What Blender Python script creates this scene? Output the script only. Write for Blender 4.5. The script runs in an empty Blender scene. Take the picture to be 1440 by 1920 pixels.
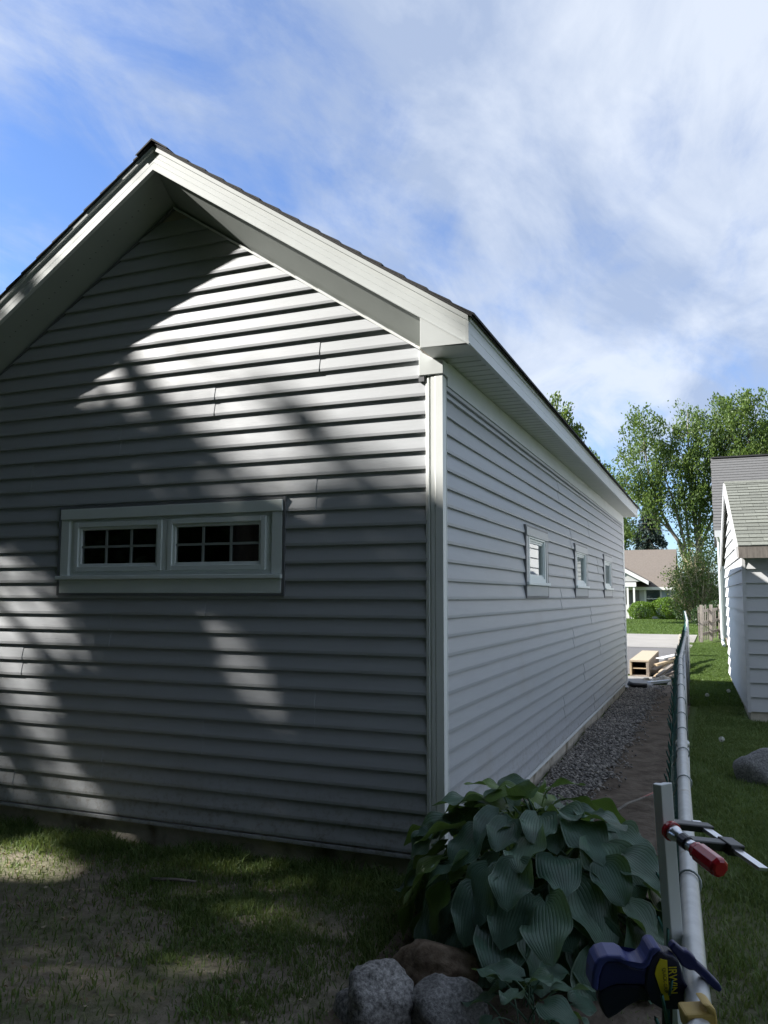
import bpy, math, random
import numpy as np
from mathutils import Vector, Matrix
R = math.radians
random.seed(7)
S = bpy.context.scene

# ------------------------------------------------------------------ camera
CAM = np.array([1.362, -4.142, 1.49]); FPX = 1513.0
YAW, PITCH, ROLL = R(22.16), R(5.93), R(0.13)
_f = np.array([-math.sin(YAW)*math.cos(PITCH), math.cos(YAW)*math.cos(PITCH), math.sin(PITCH)])
_r0 = np.array([math.cos(YAW), math.sin(YAW), 0.0]); _u0 = np.cross(_r0, _f)
_r = _r0*math.cos(ROLL) + _u0*math.sin(ROLL); _u = -_r0*math.sin(ROLL) + _u0*math.cos(ROLL)
cd = bpy.data.cameras.new('camera'); cam = bpy.data.objects.new('camera', cd); S.collection.objects.link(cam)
cd.sensor_fit = 'VERTICAL'; cd.sensor_height = 36.0; cd.lens = 36.0*FPX/1920.0
cd.clip_start = 0.05; cd.clip_end = 1500
cam.matrix_world = Matrix(((_r[0], _u[0], -_f[0], CAM[0]), (_r[1], _u[1], -_f[1], CAM[1]), (_r[2], _u[2], -_f[2], CAM[2]), (0, 0, 0, 1)))
S.camera = cam
S.render.resolution_x = 768; S.render.resolution_y = 1024

# ------------------------------------------------------------------ world, sun, exposure
SUN = Vector((-0.643, -0.233, 0.483)).normalized()          # towards the sun
SUN_EL = math.asin(SUN.z); SUN_AZ = math.atan2(SUN.x, SUN.y)
w = bpy.data.worlds.new('World'); S.world = w; w.use_nodes = True
nt = w.node_tree; N = nt.nodes; LK = nt.links; N.clear()
def wn(t, **k):
    n = N.new(t)
    for a, b in k.items(): setattr(n, a, b)
    return n
sky = wn('ShaderNodeTexSky'); sky.sky_type = 'NISHITA'; sky.sun_disc = False
sky.sun_elevation = SUN_EL; sky.sun_rotation = SUN_AZ % (2*math.pi); sky.air_density = 1.0; sky.dust_density = 0.5; sky.ozone_density = 1.6
tc = wn('ShaderNodeTexCoord'); sep = wn('ShaderNodeSeparateXYZ'); LK.new(tc.outputs['Generated'], sep.inputs[0])
def wmath(op, a, b=None, clamp=False):
    n = wn('ShaderNodeMath', operation=op, use_clamp=clamp)
    for i, v in enumerate((a, b)):
        if v is None: continue
        if isinstance(v, (int, float)): n.inputs[i].default_value = v
        else: LK.new(v, n.inputs[i])
    return n.outputs[0]
zc = wmath('ADD', wmath('MAXIMUM', sep.outputs[2], 0.0), 0.22)
px_ = wmath('DIVIDE', sep.outputs[0], zc); py_ = wmath('DIVIDE', sep.outputs[1], zc)
cmb = wn('ShaderNodeCombineXYZ'); LK.new(px_, cmb.inputs[0]); LK.new(py_, cmb.inputs[1])
def cloud_noise(loc, rot, scl, scale, detail, rough, dist):
    mp = wn('ShaderNodeMapping'); mp.inputs['Location'].default_value = loc; mp.inputs['Rotation'].default_value = (0, 0, rot); mp.inputs['Scale'].default_value = scl
    LK.new(cmb.outputs[0], mp.inputs[0])
    nz = wn('ShaderNodeTexNoise'); nz.inputs['Scale'].default_value = scale; nz.inputs['Detail'].default_value = detail
    nz.inputs['Roughness'].default_value = rough; nz.inputs['Distortion'].default_value = dist
    LK.new(mp.outputs[0], nz.inputs['Vector']); return nz.outputs['Fac']
CL_A = cloud_noise((0.35, 1.1, 0), R(35), (1.0, 0.6, 1), 1.35, 10, 0.58, 0.35)     # big soft banks
CL_B = cloud_noise((4.2, 0.4, 3), R(35), (1.5, 0.7, 1), 3.2, 9, 0.62, 0.8)         # wisps
mix_ab = wmath('ADD', wmath('MULTIPLY', CL_A, 0.72), wmath('MULTIPLY', CL_B, 0.28))
# bank of cloud lies to the east, clearer air to the west
horizon_gap = wmath('MULTIPLY', wmath('SUBTRACT', 0.30, wmath('MINIMUM', sep.outputs[2], 0.30)), -0.75)   # thinner cloud low down
grad = wmath('ADD', wmath('MULTIPLY', px_, 0.115), horizon_gap)
cov = wmath('ADD', mix_ab, grad)
cr = wn('ShaderNodeValToRGB'); LK.new(cov, cr.inputs[0])
cr.color_ramp.interpolation = 'EASE'
cr.color_ramp.elements[0].position = 0.29; cr.color_ramp.elements[0].color = (0, 0, 0, 1)
cr.color_ramp.elements[1].position = 0.50; cr.color_ramp.elements[1].color = (1, 1, 1, 1)
fac = wmath('MULTIPLY', cr.outputs[0], 0.90)
CL_C = cloud_noise((2.0, 7.0, 1), R(35), (1.2, 0.7, 1), 1.9, 9, 0.58, 0.5)
shade = wn('ShaderNodeValToRGB'); LK.new(CL_C, shade.inputs[0])
shade.color_ramp.elements[0].position = 0.40; shade.color_ramp.elements[0].color = (1.6, 1.95, 2.65, 1)
shade.color_ramp.elements[1].position = 0.62; shade.color_ramp.elements[1].color = (2.85, 3.1, 3.5, 1)
sk2 = wn('ShaderNodeMix', data_type='RGBA', blend_type='MULTIPLY'); sk2.inputs[0].default_value = 1.0
LK.new(sky.outputs[0], sk2.inputs[6]); sk2.inputs[7].default_value = (0.47, 0.58, 0.78, 1)
mx = wn('ShaderNodeMix', data_type='RGBA'); LK.new(fac, mx.inputs[0]); LK.new(sk2.outputs[2], mx.inputs[6]); LK.new(shade.outputs[0], mx.inputs[7])
bg = wn('ShaderNodeBackground'); bg.inputs[1].default_value = 0.10; LK.new(mx.outputs[2], bg.inputs[0])
wo = wn('ShaderNodeOutputWorld'); LK.new(bg.outputs[0], wo.inputs[0])

sl = bpy.data.lights.new('sun', 'SUN'); sl.energy = 4.4; sl.angle = R(0.8); sl.color = (1.0, 0.965, 0.91)
so = bpy.data.objects.new('sun', sl); S.collection.objects.link(so); so.rotation_euler = SUN.to_track_quat('Z', 'Y').to_euler(); so.location = (-8, -4, 12)
S.view_settings.view_transform = 'Standard'; S.view_settings.look = 'None'; S.view_settings.gamma = 1.0; S.view_settings.exposure = 1.58
S.view_settings.use_curve_mapping = False

# ------------------------------------------------------------------ helpers
def ray(x, y): return _f + _r*(x-720)/FPX + _u*(960-y)/FPX
def atZ(x, y, z): d = ray(x, y); return CAM + d*(z-CAM[2])/d[2]
def atY(x, y, v): d = ray(x, y); return CAM + d*(v-CAM[1])/d[1]
def atD(x, y, dd): return CAM + ray(x, y)*dd

WL = {}                                         # world location of every object (no rotated parents are used with build())
def link(o): S.collection.objects.link(o); return o
def setp(o, label=None, cat=None, group=None, kind=None):
    if label: o['label'] = label
    if cat: o['category'] = cat
    if group: o['group'] = group
    if kind: o['kind'] = kind
    return o
def empty(name, loc, label, cat, group=None):
    o = link(bpy.data.objects.new(name, None)); o.location = loc; o.empty_display_size = 0.2; WL[o.name] = Vector(loc)
    return setp(o, label, cat, group)
def place(name, me, world, parent=None):
    o = link(bpy.data.objects.new(name, me)); world = Vector(world); WL[o.name] = world
    if parent is not None:
        o.parent = parent; o.location = world - WL[parent.name]
    else: o.location = world
    return o

class MB:
    def __init__(s): s.v = []; s.f = []
    def add(s, vs, fs):
        b = len(s.v); s.v += [tuple(p) for p in vs]; s.f += [tuple(i+b for i in q) for q in fs]; return s
    def box(s, a, b):
        x0, y0, z0 = a; x1, y1, z1 = b
        return s.add([(x0,y0,z0),(x1,y0,z0),(x1,y1,z0),(x0,y1,z0),(x0,y0,z1),(x1,y0,z1),(x1,y1,z1),(x0,y1,z1)],
                     [(0,3,2,1),(4,5,6,7),(0,1,5,4),(1,2,6,5),(2,3,7,6),(3,0,4,7)])
    def hexa(s, p):     # 8 points, bottom 4 ccw then top 4
        return s.add(p, [(0,3,2,1),(4,5,6,7),(0,1,5,4),(1,2,6,5),(2,3,7,6),(3,0,4,7)])
    def prism(s, poly, off):      # planar polygon (3d points) extruded by off
        n = len(poly); off = Vector(off); P = [Vector(p) for p in poly]
        s.add(P + [p+off for p in P], [tuple(range(n))[::-1], tuple(range(n, 2*n))] + [(i, (i+1) % n, n+(i+1) % n, n+i) for i in range(n)])
        return s
    def tube(s, pts, rad, seg=6, cap=True):
        P = [Vector(p) for p in pts]; n = len(P)
        rr = rad if isinstance(rad, (list, tuple)) else [rad]*n
        vs = []; ref = None
        for i in range(n):
            t = (P[min(i+1, n-1)] - P[max(i-1, 0)]).normalized()
            if ref is None: ref = Vector((0, 0, 1)) if abs(t.z) < 0.9 else Vector((1, 0, 0))
            a = t.cross(ref)
            if a.length < 1e-4: a = t.orthogonal()
            a.normalize(); b = a.cross(t).normalized(); ref = b
            for k in range(seg):
                th = 2*math.pi*k/seg; vs.append(P[i] + (a*math.cos(th) + b*math.sin(th))*rr[i])
        fs = [(i*seg+k, i*seg+(k+1) % seg, (i+1)*seg+(k+1) % seg, (i+1)*seg+k) for i in range(n-1) for k in range(seg)]
        if cap: fs += [tuple(range(seg))[::-1], tuple(range((n-1)*seg, n*seg))]
        return s.add(vs, fs)
    def lathe(s, p0, p1, prof, seg=16):     # prof: (t along 0..1, radius)
        p0, p1 = Vector(p0), Vector(p1)
        return s.tube_exact([p0.lerp(p1, t) for t, r in prof], [r for t, r in prof], (p1-p0).normalized(), seg)
    def tube_exact(s, P, rr, t, seg):
        a = t.orthogonal().normalized(); b = t.cross(a); vs = []; n = len(P)
        for i in range(n):
            for k in range(seg):
                th = 2*math.pi*k/seg; vs.append(P[i] + (a*math.cos(th) + b*math.sin(th))*rr[i])
        fs = [(i*seg+k, i*seg+(k+1) % seg, (i+1)*seg+(k+1) % seg, (i+1)*seg+k) for i in range(n-1) for k in range(seg)]
        return s.add(vs, fs + [tuple(range(seg))[::-1], tuple(range((n-1)*seg, n*seg))])
    def build(s, name, mat, parent=None, smooth=False, bevel=0, kind=None, origin=None):
        A = np.array([tuple(p) for p in s.v]); lo, hi = A.min(0), A.max(0)
        c = Vector(origin) if origin is not None else Vector(((lo[0]+hi[0])/2, (lo[1]+hi[1])/2, lo[2]))
        me = bpy.data.meshes.new(name); me.from_pydata([(p[0]-c.x, p[1]-c.y, p[2]-c.z) for p in s.v], [], s.f)
        if smooth:
            for p in me.polygons: p.use_smooth = True
        me.materials.append(mat); me.update()
        o = place(name, me, c, parent)
        if bevel:
            m = o.modifiers.new('bevel', 'BEVEL'); m.width = bevel; m.segments = 2; m.limit_method = 'ANGLE'
        if kind: o['kind'] = kind
        return o

def poly_mesh(name, V, T, mat, origin=(0, 0, 0)):
    me = bpy.data.meshes.new(name); V = np.asarray(V, float) - np.asarray(origin); T = np.asarray(T, np.int32); k = T.shape[1]
    me.vertices.add(len(V)); me.vertices.foreach_set('co', V.ravel())
    me.loops.add(T.size); me.loops.foreach_set('vertex_index', T.ravel())
    me.polygons.add(len(T)); me.polygons.foreach_set('loop_start', np.arange(0, T.size, k, dtype=np.int32))
    try: me.polygons.foreach_set('loop_total', np.full(len(T), k, np.int32))
    except Exception: pass
    me.update(calc_edges=True); me.materials.append(mat); return me

_rs = np.random.RandomState(5)
_tab = _rs.rand(64, 64)
def vnoise(x, y):
    xi = np.floor(x).astype(int); yi = np.floor(y).astype(int); fx = x-xi; fy = y-yi
    fx = fx*fx*(3-2*fx); fy = fy*fy*(3-2*fy); g = lambda a, b: _tab[a % 64, b % 64]
    return (g(xi, yi)*(1-fx)+g(xi+1, yi)*fx)*(1-fy) + (g(xi, yi+1)*(1-fx)+g(xi+1, yi+1)*fx)*fy
def fbm(x, y, o=4):
    a = 0; s = 0; w_ = 1.0
    for i in range(o):
        c_, s_ = math.cos(0.6+1.1*i), math.sin(0.6+1.1*i); a = a + vnoise((x*c_-y*s_)*2**i + 17.3*i, (x*s_+y*c_)*2**i + 9.1*i)*w_; s += w_; w_ *= 0.5
    return a/s

# ------------------------------------------------------------------ materials
def newmat(name):
    m = bpy.data.materials.new(name); m.use_nodes = True; t = m.node_tree; b = t.nodes['Principled BSDF']; return m, t, b
def col(c): return (c[0], c[1], c[2], 1)
def basic(name, c, rough=0.5, var=0.12, scale=6.0, bump=0.0, bscale=60.0, metal=0.0, stretch=(1, 1, 1), c2=None, detail=5, spec=0.5, dirt=None, coat=0):
    m, t, b = newmat(name); n = t.nodes; l = t.links
    g = n.new('ShaderNodeNewGeometry'); mp = n.new('ShaderNodeMapping'); mp.inputs['Scale'].default_value = stretch; l.new(g.outputs['Position'], mp.inputs[0])
    nz = n.new('ShaderNodeTexNoise'); nz.inputs['Scale'].default_value = scale; nz.inputs['Detail'].default_value = detail; nz.inputs['Roughness'].default_value = 0.6; l.new(mp.outputs[0], nz.inputs['Vector'])
    r = n.new('ShaderNodeValToRGB'); r.color_ramp.elements[0].position = 0.3; r.color_ramp.elements[1].position = 0.7
    lo = c2 if c2 else tuple(x*(1-var) for x in c); hi = c if c2 else tuple(min(1, x*(1+var)) for x in c)
    r.color_ramp.elements[0].color = col(lo); r.color_ramp.elements[1].color = col(hi); l.new(nz.outputs['Fac'], r.inputs[0])
    out = r.outputs[0]
    if dirt:
        nd = n.new('ShaderNodeTexNoise'); nd.inputs['Scale'].default_value = dirt[1]; nd.inputs['Detail'].default_value = 6; l.new(g.outputs['Position'], nd.inputs['Vector'])
        rd = n.new('ShaderNodeValToRGB'); rd.color_ramp.elements[0].position = dirt[2]; rd.color_ramp.elements[1].position = dirt[2]+0.12; l.new(nd.outputs['Fac'], rd.inputs[0])
        mm = n.new('ShaderNodeMix'); mm.data_type = 'RGBA'; l.new(rd.outputs[0], mm.inputs[0]); l.new(out, mm.inputs[6]); mm.inputs[7].default_value = col(dirt[0]); out = mm.outputs[2]
    l.new(out, b.inputs['Base Color'])
    b.inputs['Roughness'].default_value = rough; b.inputs['Metallic'].default_value = metal; b.inputs['Specular IOR Level'].default_value = spec
    if coat: b.inputs['Coat Weight'].default_value = coat
    if bump:
        nb = n.new('ShaderNodeTexNoise'); nb.inputs['Scale'].default_value = bscale; nb.inputs['Detail'].default_value = 4; l.new(mp.outputs[0], nb.inputs['Vector'])
        bp = n.new('ShaderNodeBump'); bp.inputs['Strength'].default_value = 0.6; bp.inputs['Distance'].default_value = bump; l.new(nb.outputs['Fac'], bp.inputs['Height']); l.new(bp.outputs[0], b.inputs['Normal'])
    return m
def leafmat(name, lo, mid, hi, rough=0.5, transl=0.3, tcol=None, spec=0.4):
    m, t, b = newmat(name); n = t.nodes; l = t.links
    g = n.new('ShaderNodeNewGeometry'); r = n.new('ShaderNodeValToRGB')
    r.color_ramp.elements[0].color = col(lo); r.color_ramp.elements[1].color = col(hi); e = r.color_ramp.elements.new(0.5); e.color = col(mid)
    l.new(g.outputs['Random Per Island'], r.inputs[0]); l.new(r.outputs[0], b.inputs['Base Color']); b.inputs['Roughness'].default_value = rough; b.inputs['Specular IOR Level'].default_value = spec
    tr = n.new('ShaderNodeBsdfTranslucent'); mc = n.new('ShaderNodeMix'); mc.data_type = 'RGBA'; mc.inputs[0].default_value = 0.5
    l.new(r.outputs[0], mc.inputs[6]); mc.inputs[7].default_value = col(tcol or (hi[0]*1.6, hi[1]*1.5, hi[2])); l.new(mc.outputs[2], tr.inputs[0])
    ms = n.new('ShaderNodeMixShader'); ms.inputs[0].default_value = transl; l.new(b.outputs[0], ms.inputs[1]); l.new(tr.outputs[0], ms.inputs[2])
    l.new(ms.outputs[0], n['Material Output'].inputs[0]); return m
def glassmat(name, tint=(0.8, 0.85, 0.84), ior=2.1):
    m, t, b = newmat(name); n = t.nodes; l = t.links; n.remove(b)
    fr = n.new('ShaderNodeFresnel'); fr.inputs[0].default_value = ior; tr = n.new('ShaderNodeBsdfTransparent'); tr.inputs[0].default_value = col(tint)
    gl = n.new('ShaderNodeBsdfGlossy'); gl.inputs['Roughness'].default_value = 0.0; gl.inputs[0].default_value = (0.95, 0.97, 0.97, 1)
    ms = n.new('ShaderNodeMixShader'); l.new(fr.outputs[0], ms.inputs[0]); l.new(tr.outputs[0], ms.inputs[1]); l.new(gl.outputs[0], ms.inputs[2]); l.new(ms.outputs[0], n['Material Output'].inputs[0]); return m

M = {}
M['vinyl'] = basic('grey_vinyl_siding', (0.425, 0.440, 0.458), 0.42, 0.04, 3.0, 0.0006, 14, stretch=(1, 1, 14), dirt=((0.405, 0.41, 0.415), 1.7, 0.60))
def splash(m):
    t = m.node_tree; n = t.nodes; l = t.links; b = n['Principled BSDF']; src = b.inputs['Base Color'].links[0].from_socket
    g = n.new('ShaderNodeNewGeometry'); sp = n.new('ShaderNodeSeparateXYZ'); l.new(g.outputs['Position'], sp.inputs[0])
    mr = n.new('ShaderNodeMapRange'); mr.inputs[1].default_value = 0.55; mr.inputs[2].default_value = 0.10; mr.inputs[3].default_value = 0.0; mr.inputs[4].default_value = 1.0; l.new(sp.outputs[2], mr.inputs[0])
    nz = n.new('ShaderNodeTexNoise'); nz.inputs['Scale'].default_value = 26; nz.inputs['Detail'].default_value = 6; nz.inputs['Roughness'].default_value = 0.75; l.new(g.outputs['Position'], nz.inputs['Vector'])
    mm = n.new('ShaderNodeMapRange'); mm.inputs[1].default_value = 0.50; mm.inputs[2].default_value = 0.72; l.new(nz.outputs['Fac'], mm.inputs[0])
    ml = n.new('ShaderNodeMath'); ml.operation = 'MULTIPLY'; l.new(mr.outputs[0], ml.inputs[0]); l.new(mm.outputs[0], ml.inputs[1])
    k = n.new('ShaderNodeMix'); k.data_type = 'RGBA'; l.new(ml.outputs[0], k.inputs[0]); l.new(src, k.inputs[6]); k.inputs[7].default_value = (0.20, 0.165, 0.12, 1); l.new(k.outputs[2], b.inputs['Base Color'])
splash(M['vinyl'])
M['vinyl_trim'] = basic('white_vinyl_trim', (0.80, 0.82, 0.80), 0.38, 0.03, 4, 0.0003, 40)
M['coil'] = basic('white_aluminium_coil', (0.60, 0.625, 0.615), 0.36, 0.04, 5, 0.0004, 9, dirt=((0.50, 0.50, 0.47), 3.0, 0.64))
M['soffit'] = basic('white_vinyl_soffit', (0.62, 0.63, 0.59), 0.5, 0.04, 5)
M['rake_soffit'] = basic('grey_rake_soffit', (0.36, 0.385, 0.36), 0.5, 0.06, 3)  # darker and greyer than the eave soffit
M['window_white'] = basic('white_window_vinyl', (0.78, 0.83, 0.81), 0.32, 0.03, 6)
M['casing_grey'] = basic('grey_casing', (0.47, 0.485, 0.49), 0.4, 0.03, 6)
M['muntin'] = basic('muntin_white', (0.30, 0.33, 0.31), 0.4, 0.03, 6)
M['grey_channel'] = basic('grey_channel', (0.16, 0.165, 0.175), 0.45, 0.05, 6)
M['glass'] = glassmat('window_glass')
M['black'] = basic('black_plastic', (0.012, 0.012, 0.013), 0.4, 0.2, 20)
M['hole'] = basic('dark_vent_hole', (0.03, 0.03, 0.03), 0.9)
M['concrete'] = basic('concrete', (0.50, 0.455, 0.38), 0.85, 0.18, 7, 0.004, 60, dirt=((0.20, 0.17, 0.12), 4.0, 0.55))
M['pad'] = basic('pale_concrete', (0.23, 0.22, 0.205), 0.85, 0.10, 1.2, 0.004, 40)
M['asphalt'] = basic('worn_asphalt', (0.105, 0.102, 0.102), 0.9, 0.15, 1.5, 0.006, 50)
M['shingle_dark'] = basic('dark_shingle', (0.035, 0.034, 0.035), 0.9, 0.35, 60, 0.003, 160)
M['inside'] = basic('garage_inside', (0.48, 0.43, 0.38), 0.8, 0.2, 3)
M['white_paint'] = basic('white_clapboard_paint', (0.54, 0.545, 0.55), 0.55, 0.03, 5, 0.001, 50, dirt=((0.60, 0.60, 0.58), 2.2, 0.63))
M['shed_shingle'] = basic('grey_green_shingle', (0.15, 0.157, 0.135), 0.92, 0.25, 40, 0.003, 140)
M['house_shingle'] = basic('grey_shingle', (0.105, 0.104, 0.102), 0.92, 0.3, 14, 0.003, 90, stretch=(1, 3, 6))
M['brown_roof'] = basic('brown_roof', (0.135, 0.114, 0.097), 0.92, 0.2, 9, 0.004, 30, stretch=(1, 2, 3))
M['far_wall'] = basic('far_house_siding', (0.46, 0.46, 0.45), 0.7, 0.05, 2)
M['far_trim'] = basic('far_house_trim', (0.75, 0.74, 0.71), 0.6, 0.03, 2)
M['weathered'] = basic('weathered_wood', (0.17, 0.15, 0.13), 0.85, 0.3, 12, 0.003, 60, stretch=(3, 3, 0.5))
M['lumber'] = basic('fresh_lumber', (0.40, 0.31, 0.20), 0.75, 0.15, 9, 0.002, 60)
M['lumber_grey'] = basic('old_lumber', (0.24, 0.20, 0.165), 0.85, 0.25, 14, 0.002, 60)
M['osb'] = basic('plywood_top', (0.36, 0.30, 0.22), 0.8, 0.12, 22, 0.001, 90)
M['crate_in'] = basic('dark_red_crate_inside', (0.16, 0.07, 0.045), 0.8, 0.3, 10)  # deeper red-brown than the outer boards
M['galv'] = basic('galvanised_steel', (0.52, 0.53, 0.52), 0.42, 0.12, 30, 0.0004, 90, metal=0.55, dirt=((0.36, 0.31, 0.22), 26, 0.63))
M['wire'] = basic('green_vinyl_wire', (0.045, 0.15, 0.13), 0.4, 0.2, 30)
M['tie'] = basic('tie_wire', (0.34, 0.38, 0.37), 0.4, 0.15, 30, metal=0.6)
M['bark'] = basic('bark', (0.115, 0.095, 0.075), 0.9, 0.35, 9, 0.02, 20, stretch=(3, 3, 0.6))
M['bark_grey'] = basic('pale_bark', (0.21, 0.19, 0.16), 0.9, 0.3, 6, 0.02, 16, stretch=(3, 3, 0.6))
M['twig'] = basic('pale_twig', (0.40, 0.34, 0.22), 0.85, 0.2, 5)
M['maple'] = leafmat('maple_leaves', (0.052, 0.092, 0.026), (0.088, 0.145, 0.037), (0.14, 0.21, 0.058), 0.5, 0.48)
M['bright_leaf'] = leafmat('yellow_green_leaves', (0.06, 0.10, 0.02), (0.09, 0.15, 0.03), (0.14, 0.20, 0.05), 0.5, 0.35)
M['hedge'] = leafmat('hedge_leaves', (0.06, 0.12, 0.012), (0.10, 0.19, 0.018), (0.15, 0.25, 0.03), 0.5, 0.3)
M['spruce'] = leafmat('spruce_needles', (0.008, 0.022, 0.017), (0.012, 0.03, 0.022), (0.022, 0.042, 0.03), 0.7, 0.1)
M['dark_leaf'] = leafmat('dark_shrub_leaves', (0.018, 0.04, 0.014), (0.032, 0.065, 0.02), (0.06, 0.10, 0.03), 0.5, 0.25)
M['shade_leaf'] = leafmat('shade_tree_leaves', (0.03, 0.06, 0.02), (0.05, 0.09, 0.028), (0.07, 0.13, 0.035), 0.5, 0.22)
M['grass'] = leafmat('grass_blades', (0.065, 0.12, 0.030), (0.11, 0.185, 0.045), (0.20, 0.25, 0.09), 0.6, 0.3)
M['lawn'] = leafmat('lawn_blades', (0.05, 0.085, 0.018), (0.075, 0.13, 0.022), (0.11, 0.175, 0.035), 0.6, 0.35)
M['litter'] = leafmat('dry_litter', (0.10, 0.07, 0.04), (0.24, 0.18, 0.11), (0.42, 0.36, 0.26), 0.8, 0.1)
M['gravel'] = leafmat('gravel_stones', (0.10, 0.092, 0.082), (0.21, 0.195, 0.175), (0.38, 0.345, 0.30), 0.85, 0.0)
M['red_handle'] = basic('red_lacquer', (0.42, 0.012, 0.022), 0.18, 0.08, 20, coat=0.6)
M['steel'] = basic('bright_steel', (0.72, 0.73, 0.75), 0.28, 0.08, 60, metal=0.9)
M['black_iron'] = basic('black_iron', (0.015, 0.015, 0.017), 0.32, 0.2, 40)
M['navy'] = basic('navy_plastic', (0.008, 0.009, 0.035), 0.38, 0.1, 20)
M['blue_grip'] = basic('blue_grip', (0.038, 0.050, 0.19), 0.42, 0.1, 20)
M['lever_blue'] = basic('blue_lever', (0.020, 0.022, 0.11), 0.35, 0.1, 20)
M['grip_navy'] = basic('navy_grip', (0.012, 0.015, 0.085), 0.45, 0.1, 20)
M['yellow'] = basic('yellow_label', (0.62, 0.52, 0.02), 0.4, 0.05, 20)
M['jaw_yellow'] = basic('ochre_jaw_pad', (0.52, 0.36, 0.10), 0.5, 0.12, 30)
M['dandelion'] = basic('seed_head', (0.72, 0.72, 0.66), 0.9, 0.1, 90)
M['stem'] = basic('green_stem', (0.10, 0.15, 0.05), 0.6)

def granite(name, a, b_, c, scale=55):
    m, t, b = newmat(name); n = t.nodes; l = t.links
    tcn = n.new('ShaderNodeNewGeometry'); nz = n.new('ShaderNodeTexNoise'); nz.inputs['Scale'].default_value = scale; nz.inputs['Detail'].default_value = 6; nz.inputs['Roughness'].default_value = 0.7
    l.new(tcn.outputs['Position'], nz.inputs['Vector']); r = n.new('ShaderNodeValToRGB')
    r.color_ramp.elements[0].position = 0.34; r.color_ramp.elements[0].color = col(a); r.color_ramp.elements[1].position = 0.66; r.color_ramp.elements[1].color = col(c)
    e = r.color_ramp.elements.new(0.5); e.color = col(b_); l.new(nz.outputs['Fac'], r.inputs[0])
    n2 = n.new('ShaderNodeTexNoise'); n2.inputs['Scale'].default_value = 7; n2.inputs['Detail'].default_value = 4; l.new(tcn.outputs['Position'], n2.inputs['Vector'])
    mm = n.new('ShaderNodeMix'); mm.data_type = 'RGBA'; mm.blend_type = 'MULTIPLY'; mm.inputs[0].default_value = 0.5; l.new(r.outputs[0], mm.inputs[6]); l.new(n2.outputs['Fac'], mm.inputs[7])
    l.new(mm.outputs[2], b.inputs['Base Color']); b.inputs['Roughness'].default_value = 0.85
    bp = n.new('ShaderNodeBump'); bp.inputs['Strength'].default_value = 0.9; bp.inputs['Distance'].default_value = 0.008; l.new(nz.outputs['Fac'], bp.inputs['Height']); l.new(bp.outputs[0], b.inputs['Normal']); return m
M['granite'] = granite('grey_granite', (0.10, 0.095, 0.09), (0.32, 0.31, 0.295), (0.60, 0.58, 0.55))
M['granite_blue'] = granite('blue_grey_granite', (0.115, 0.112, 0.108), (0.28, 0.275, 0.265), (0.48, 0.47, 0.45), 75)
M['brown_stone'] = granite('brown_stone', (0.10, 0.065, 0.04), (0.25, 0.18, 0.12), (0.36, 0.28, 0.20), 22)

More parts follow.
